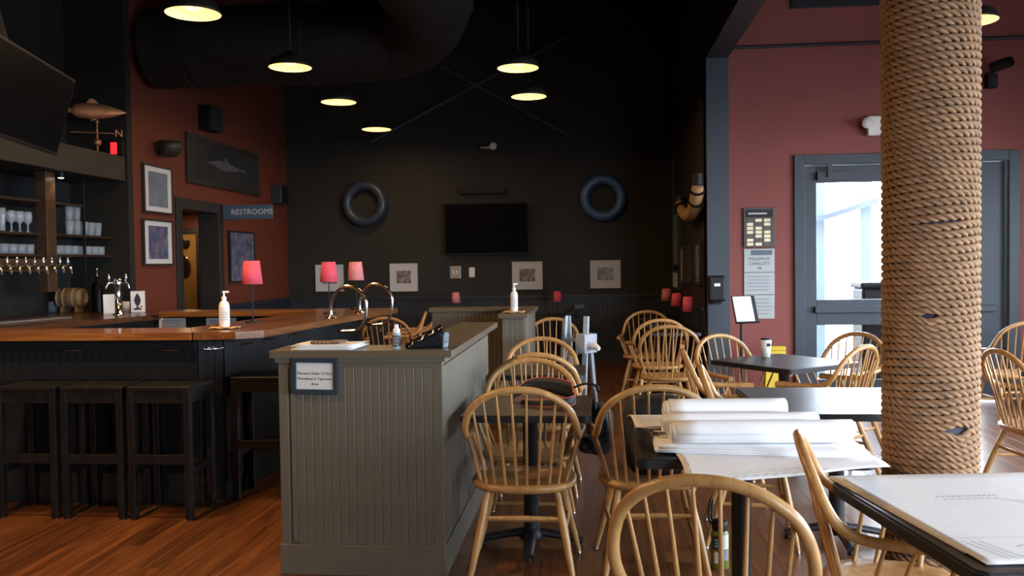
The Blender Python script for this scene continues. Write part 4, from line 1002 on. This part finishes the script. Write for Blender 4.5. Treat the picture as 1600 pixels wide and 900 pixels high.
# ------------------------------------------------------------------ rope column
import array
CX, CY, CR = atY(1453, 450, 3.72).x, 3.72, .154
ct = thing('rope_column', 'thick round column wrapped from floor to ceiling in tan rope', 'column', (CX, CY, 0))
MB().lathe([(CR + .004, 0), (CR + .004, 5.4)], 40).build('core', M['core'], ct)
pitch, rs_, rr_ = .0305, .0082, .0098
camang = math.atan2(-CY, -CX)
GAPS = [(camang - .02, 1.5 - (490 - 404) / 360, .013, .16), (camang + .62, 1.5 - (652 - 404) / 355, .020, .22), (camang + .25, 1.5 - (356 - 404) / 365, .004, .5)]
verts = []; faces = []
wraps = int(3.6 / pitch); per = 130; NS = 5
for s in range(3):
    base = len(verts); N = wraps * per
    for i in range(N + 1):
        th = 2 * math.pi * i / per; z0 = .016 + pitch * i / per
        z = z0 + .004 * math.sin(th * 1.0 + z0 * 9) + .0025 * math.sin(2 * th + z0 * 17)
        for ga, gz, gh, gw in GAPS:
            da = (th - ga + math.pi) % (2 * math.pi) - math.pi; dz = z - gz
            if abs(da) < .7 and abs(dz) < .25: z += math.copysign(gh * math.exp(-(da / gw) ** 2) * math.exp(-abs(dz) / .06), dz)
        tw = -2 * math.pi * (i * (2 * math.pi * (CR + .012) / per) / .10) + s * 2.0944
        rc = CR + .0165; cr_, sr_ = rs_ * math.cos(tw), rs_ * math.sin(tw)
        ct_, st_ = math.cos(th), math.sin(th)
        for k in range(NS):
            a = tw + 2 * math.pi * k / NS
            r = rc + cr_ + rr_ * math.cos(a); zz = z + sr_ + rr_ * math.sin(a)
            verts.append((r * ct_, r * st_, zz))
    for i in range(N):
        b0 = base + i * NS; b1 = b0 + NS
        for k in range(NS):
            k2 = (k + 1) % NS
            faces.append((b0 + k, b0 + k2, b1 + k2, b1 + k))
me = bpy.data.meshes.new('rope_wrap'); me.from_pydata(verts, [], faces)
me.polygons.foreach_set('use_smooth', [True] * len(faces)); me.materials.append(M['rope']); me.update()
link('rope_wrap', me, ct)

# ------------------------------------------------------------------ drawings
def roll(x0, x1, y, z, r, rz, lab, turns=2.6):
    L = (x1 - x0); t = thing('paper_roll', lab, 'paper roll', ((x0 + x1) / 2, y, z), rz, 'rolled drawings')
    mb = MB(); n = 60
    def sp_(u, v):
        a = 2 * math.pi * turns * v + 1.0; rr = r * (.62 + .38 * v)
        return Vector(((u - .5) * L + .03 * v * v * (1 - u) - .012 * (1 - v) * u + .004 * math.sin(2 * a) * (u - .5), rr * math.sin(a), r - rr * math.cos(a) * 1.0))
    mb.grid(sp_, 8, n).build('sheet', M['paper'], t, solid=.0012)
    return t
TZ = .751
# open set of drawings under the rolls, front edge sagging over the table edge
def sheet(name, corners, z, lab, droop=None, lines=(), m='paper', solid=.002, wav=.003):
    A, B, C, D = [Vector((*c, 0)) for c in corners]    # front-left, front-right, back-right, back-left
    def f(u, v):
        p = (A.lerp(B, u)).lerp(D.lerp(C, u), v)
        zz = z + wav * math.sin(9 * u + 4 * v) * (1 - v)
        if droop and p.y < droop: zz -= (droop - p.y) ** 2 * 1.1
        return Vector((p.x, p.y, zz))
    c = f(.5, .5)
    t = thing(name, lab, 'drawing sheet', (c.x, c.y, c.z))
    mb = MB(); mb.grid(lambda u, v: f(u, v) - c, 26, 20).build('sheet', M[m], t, solid=solid)
    ib = MB()
    for (u0, v0, u1, v1, w) in lines:
        n = 8; pu, pv = u1 - u0, v1 - v0
        P = [f(u0 + pu * k / n, v0 + pv * k / n) - c + Vector((0, 0, solid * .5 + .0006)) for k in range(n + 1)]
        d = (P[-1] - P[0]).normalized(); nr = Vector((-d.y, d.x, 0)) * w / 2
        vs = [p + nr for p in P] + [p - nr for p in P]
        ib._add(vs, [(k + n + 1, k + n + 2, k + 1, k) for k in range(n)])
    if lines:
        o = ib.build('printed_lines', M['ink'], t)
    return t
ln = []
for k in range(10): ln.append((.22 + .05 * k, .03 + .004 * (k % 3), .25 + .05 * k, .045 + .006 * (k % 2), .003))
for k in range(6): ln.append((.3 + .06 * k, .10, .33 + .06 * k, .10, .0025))
ln += [(.03, .03, .03, .97, .002), (.03, .03, .97, .03, .002), (.20, .07, .6, .085, .0015)]
st_lines = [(.02, .5, .98, .5, .002), (.2, .5, .2, .46, .003), (.4, .5, .42, .44, .003), (.6, .5, .6, .46, .003)]
sheet('drawing_sheet', ((.33, 3.06), (1.06, 3.20), (1.02, 3.72), (.30, 3.60)), TZ + .006, 'large plan sheet sagging over the front edge of the roll table', 3.28, ln)
stk = thing('drawing_stack', 'thick stack of plan sheets lying under the paper rolls', 'paper stack', (.67, 3.53, TZ + .009), -6)
for k in range(9):
    dx = rnd.uniform(-.018, .018); dy = rnd.uniform(-.012, .012)
    MB().grid(lambda u, v: Vector((-.40 + .76 * u + dx - .03 * v, -.21 + .40 * v + dy, .0032 * k + .012 * max(0, u - .85) * k * .3)), 8, 3).build('sheet', M['paper'] if k % 3 else M['paper2'], stk, solid=.0026)
fold = thing('folded_papers', 'crumpled cream papers sticking out left of the rolls', 'papers', (.41, 3.63, TZ + .04), 8)
for k in range(5):
    MB().grid(lambda u, v: Vector((-.16 + .42 * u - .02 * k, -.10 + .24 * v + .015 * k, .010 * k + .012 * math.sin(6 * v + k) * (1 - u))), 10, 8).build('sheet', M['paper2'] if k % 2 else M['paper'], fold, solid=.0025)
rz_ = TZ + .041
roll(.29, .99, 3.40, rz_ - .004, .0475, 3, 'front and longest white paper roll')
roll(.27, .885, 3.51, rz_ + .012, .045, 3, 'middle white paper roll')
roll(.285, .785, 3.62, rz_ + .045, .0475, 3, 'rearmost and shortest white paper roll')
# near table drawings
ln = []
for k in range(7): ln.append((.50 + .03 * k, .66 - .03 * k, .62 + .03 * k, .60 - .03 * k, .0022))
for k in range(12): ln.append((.27 + .022 * k, .70, .285 + .022 * k, .70, .006))
for k in range(8): ln.append((.28 + .03 * k, .665, .30 + .03 * k, .665, .004))
for k in range(3): ln.append((.10 + .03 * k, .03, .05 + .03 * k, .20, .002))
for k in range(14): ln.append((.20 + .035 * k, .14 + .02 * math.sin(k * 2.1), .235 + .035 * k, .14 + .02 * math.sin(k * 2.1 + 2), .003))
ln += [(.0, .23, 1, .23, .0015), (.16, .06, .95, .06, .002), (.02, .02, .02, .98, .002), (.66, .62, .90, .42, .002), (.7, .66, .95, .46, .002), (.62, .50, .70, .36, .002)]
sheet('drawing_sheet', ((.945, 2.17), (1.68, 2.24), (1.56, 3.10), (.82, 3.01)), TZ + .004, 'upper large drawing sheet spread over the foreground table', None, ln, wav=.0015)
sheet('drawing_sheet', ((.93, 2.26), (1.64, 2.32), (1.55, 3.13), (.795, 3.045)), TZ + .0012, 'lower sheet peeking out behind on the foreground table', None, (), 'paper2', solid=.0012, wav=.0)

# ------------------------------------------------------------------ small things
bp = thing('backpack', 'black backpack on the seat of the chair beside the paper rolls', 'bag', (.31, 4.33, .445), 6)
def blob(w, d, h, e=.45, n=(20, 14), amp=.012):
    def f(u, v):
        a = 2 * math.pi * u; b = -math.pi / 2 + math.pi * v
        sg = lambda x, p: math.copysign(abs(x) ** p, x)
        x = w * sg(math.cos(b), e) * sg(math.cos(a), e); y = d * sg(math.cos(b), e) * sg(math.sin(a), e); z = h * sg(math.sin(b), e)
        k = 1 + amp / w * math.sin(5 * a + 3 * b) * math.cos(b)
        return Vector((x * k, y * k, z + h))
    return MB().grid(f, *n)
blob(.155, .11, .195).build('body', M['black_cloth'], bp)
pk = blob(.11, .04, .10); pk.v = [(x - .01, y - .115, z + .03) for x, y, z in pk.v]; pk.build('front_pocket', M['black_cloth'], bp)
MB().tube(smooth_path([(-.05, 0, .385), (-.04, 0, .43), (.03, 0, .43), (.04, 0, .385)], 5), .008, 8).build('carry_loop', M['black_cloth'], bp)
MB().tube(smooth_path([(-.12, -.11, .33), (-.165, -.13, .2), (-.12, -.12, .05)], 6), .012, 8, flat=.4).build('shoulder_strap', M['black_cloth'], bp)
# jacket bag on chair
jb = thing('navy_bag', 'dark navy soft bag hanging at the right edge of the nearest half wall table', 'bag', (.03, 4.86, .42))
b_ = blob(.075, .13, .145, .7); b_.build('body', M['navy_cloth'], jb)
MB().tube(smooth_path([(-.02, -.08, .26), (-.03, -.02, .345), (-.03, .05, .345), (-.02, .09, .26)], 6), .012, 8).build('handle', M['navy_cloth'], jb)
b2 = blob(.05, .08, .05, .7); b2.v = [(x - .06, y - .14, z + .04) for x, y, z in b2.v]; b2.build('pouch', M['navy_cloth'], jb)
# camera strap
cs = thing('camera_strap', 'wide black camera strap edged in coral red lying on the nearest table', 'strap', (-.25, 4.55, .751))
path = smooth_path([(-.18, .12, .012), (-.10, .16, .045), (.0, .13, .045), (.10, .06, .030), (.155, -.02, .015), (.12, -.10, .012), (.0, -.10, .008), (-.13, -.03, .006)], 6)
def strap(u, v):
    i = min(int(u * (len(path) - 1)), len(path) - 2); fr = u * (len(path) - 1) - i
    p = path[i].lerp(path[i + 1], fr); hgt = .092 * (.5 + .5 * math.sin(math.pi * min(1, max(0, u))))
    return p + Vector((0, .008 * (v - .5), 0)) + Vector((0, -.02, 1)).normalized() * (v * hgt * (1 if p.z > .02 else .5))
MB().grid(strap, 40, 3).build('webbing', M['black_cloth'], cs, solid=.004)
for v in (0, 1): MB().tube([strap(k / 40, v) for k in range(41)], .0028, 6).build('piping', M['red_pipe'], cs)
MB().tube(smooth_path([(.14, .06, .08), (.20, .07, .10), (.26, .05, .095), (.275, .02, .07)], 5), .012, 8, flat=.5).build('thin_strap', M['black'], cs)
# half wall top items
HT = 1.0945
mg = thing('magazine_stack', 'loose stack of papers and magazines on the left of the half wall', 'papers', (-1.31, 4.15, HT), -3)
for k in range(6):
    a = rnd.uniform(-.06, .06); Mk = Matrix.Rotation(a, 4, 'Z')
    MB().grid(lambda u, v: Mk @ Vector((-.15 + .31 * u + .012 * (k % 3), -.085 + .19 * v, .003 + .0042 * k + (.010 * k * .25 * max(0, abs(u - .5) - .25)))), 8, 3).build('sheet', M['paper2'] if k % 2 else M['paper'], mg, solid=.003)
wl2 = thing('brown_case', 'brown leather case lying on the magazine stack', 'case', (-1.295, 4.11, HT + .028), 4)
MB().box(-.075, .065, -.03, .03, 0, .013).build('body', mat('brown_leather', (.12, .065, .045), .5), wl2, bev=.005)
MB().box(.03, .10, -.02, .02, .004, .016).build('flap', mat('mauve_leather', (.25, .17, .17), .5), wl2, bev=.004)
for k in range(4): MB().box(-.05 + .02 * k, -.042 + .02 * k, -.0315, -.0295, .004, .010).build('stitch', M['tan'], wl2)
q = atZ(620, 545, HT)
sb_ = thing('spray_bottle', 'small dark blue spray bottle with white cap on the half wall', 'bottle', (q.x, q.y, HT))
MB().lathe([(.019, 0), (.0205, .004), (.0205, .070), (.017, .078)], 20).build('body', mat('clear_blue_plastic', (.35, .42, .5), .2), sb_)
MB().lathe([(.0209, .012), (.0209, .066)], 20, caps=False).build('label', M['navy_frame'], sb_)
for k in range(5): MB().box(-.012, .012 - .004 * (k % 2), -.0216, -.0208, .020 + .009 * k, .0225 + .009 * k).build('label_text', M['mount'], sb_)
MB().lathe([(.0165, .078), (.0165, .096), (.011, .100), (.010, .118), (.001, .119)], 18).build('cap', M['white_plastic'], sb_)
q = atZ(700, 548, HT)
gb = thing('glossy_pouch', 'shiny black plastic pouch lying on the half wall corner', 'pouch', (-.80, 4.165, HT), 18)
glm = mat('glossy_black_plastic', (.008, .009, .012), .14, var=0, bump=.25, bs=34, coat=.3)
glw = mat('crinkled_clear_plastic', (.22, .27, .33), .12, var=.9, vs=26, bump=1.0, bs=30, coat=.8)
def pouch(u, v):
    a = 2 * math.pi * v; x = -.11 + .17 * u
    hh = .008 + .036 * u + .003 * math.sin(20 * u + 3 * math.cos(a)); ww = .05 + .01 * u
    sg = lambda t, p: math.copysign(abs(t) ** p, t)
    return Vector((x, ww * sg(math.cos(a), .5), hh + hh * sg(math.sin(a), .5) + .018 * u * (math.sin(a) > 0)))
MB().grid(pouch, 16, 24).build('pouch_body', glm, gb)
MB().box(.055, .088, -.055, .052, .004, .088, Matrix.Rotation(R(6), 4, 'Y')).build('clear_end', glw, gb, bev=.012)
# sign on the half wall front
a = atY(455, 559, 4.045); b = atY(529, 616, 4.045)
w = (b.x - a.x) / 2; h = (a.z - b.z) / 2
sg_ = thing('framed_sign', 'navy framed notice about persons under 21 on the half wall front', 'sign', ((a.x + b.x) / 2, 4.048, (a.z + b.z) / 2)); sg_.rotation_euler = (0, R(1.0), 0)
e = .024
MB().box(-w, w, -.012, .012, h - e, h).box(-w, w, -.012, .012, -h, -h + e).box(-w, -w + e, -.012, .012, -h + e, h - e).box(w - e, w, -.012, .012, -h + e, h - e).build('frame', M['navy_frame'], sg_, bev=.002)
MB().box(-w + e, w - e, -.004, .008, -h + e, h - e).build('page', mat('pale_grey_page', (.55, .56, .56), .5, var=.03), sg_)
for k, s_ in enumerate(('Persons Under 21 Not', 'Permitted in Taproom', 'Area')): text('lettering', s_, .0185, M['ink_dark'], sg_, (0, -.0045, .012 - .0255 * k))
# cup on the diagonal table
q = atZ(1197, 558, .75)
c_ = thing('paper_cup', 'white paper cup with black lid mark standing on the diagonal table', 'cup', (q.x, q.y, .7505))
MB().lathe([(.001, .006), (.028, .006), (.040, .135), (.042, .135), (.031, 0), (.001, 0)], 22, caps=False).build('body', M['white_plastic'], c_)
MB().lathe([(.042, .135), (.044, .140), (.041, .146), (.001, .146)], 22, caps=False).build('lid', M['black'], c_)
MB().box(.0, .026, -.042, -.038, .085, .11).build('logo', M['ink_dark'], c_)
# drink bottle on the floor
q = atZ(1125, 886, 0)
wb2 = thing('water_bottle', 'green sticker covered water bottle with black cap on the floor', 'bottle', (q.x, q.y, 0))
MB().lathe([(.040, 0), (.044, .006), (.044, .165), (.036, .185), (.030, .19)], 24).build('body', mat('olive_green_enamel', (.16, .20, .03), .4, var=.15), wb2)
MB().lathe([(.036, .185), (.038, .19), (.038, .225), (.030, .235), (.001, .236)], 22).build('cap', M['black'], wb2)
MB().tube(smooth_path([(-.03, 0, .21), (-.052, 0, .24), (-.045, 0, .32), (-.03, .03, .33), (-.035, .03, .24), (-.02, .02, .22)], 5), .006, 8).build('strap', M['black_cloth'], wb2)
def sticker(a0, a1, z0, z1, m, nm='sticker'):
    MB().grid(lambda u, v: Vector((.0446 * math.sin(a0 + (a1 - a0) * u), -.0446 * math.cos(a0 + (a1 - a0) * u), z0 + (z1 - z0) * v)), 8, 2).build(nm, m, wb2)
sticker(-.95, .15, .095, .165, M['ink_dark']); sticker(.25, 1.0, .10, .17, M['white_plastic']); sticker(-.8, .1, .03, .085, M['paper2']); sticker(.15, .9, .045, .095, mat('lilac_sticker', (.35, .28, .42), .5)); sticker(-.1, .35, .075, .095, mat('bright_green_sticker', (.12, .5, .12), .5))
for k in range(3): MB().grid(lambda u, v: Vector((.0450 * math.sin(-.7 + .6 * u), -.0450 * math.cos(-.7 + .6 * u), .112 + .014 * k + .008 * v)), 6, 1).build('sticker_text', mat('teal_lettering', (.15, .55, .55), .5, var=0), wb2)
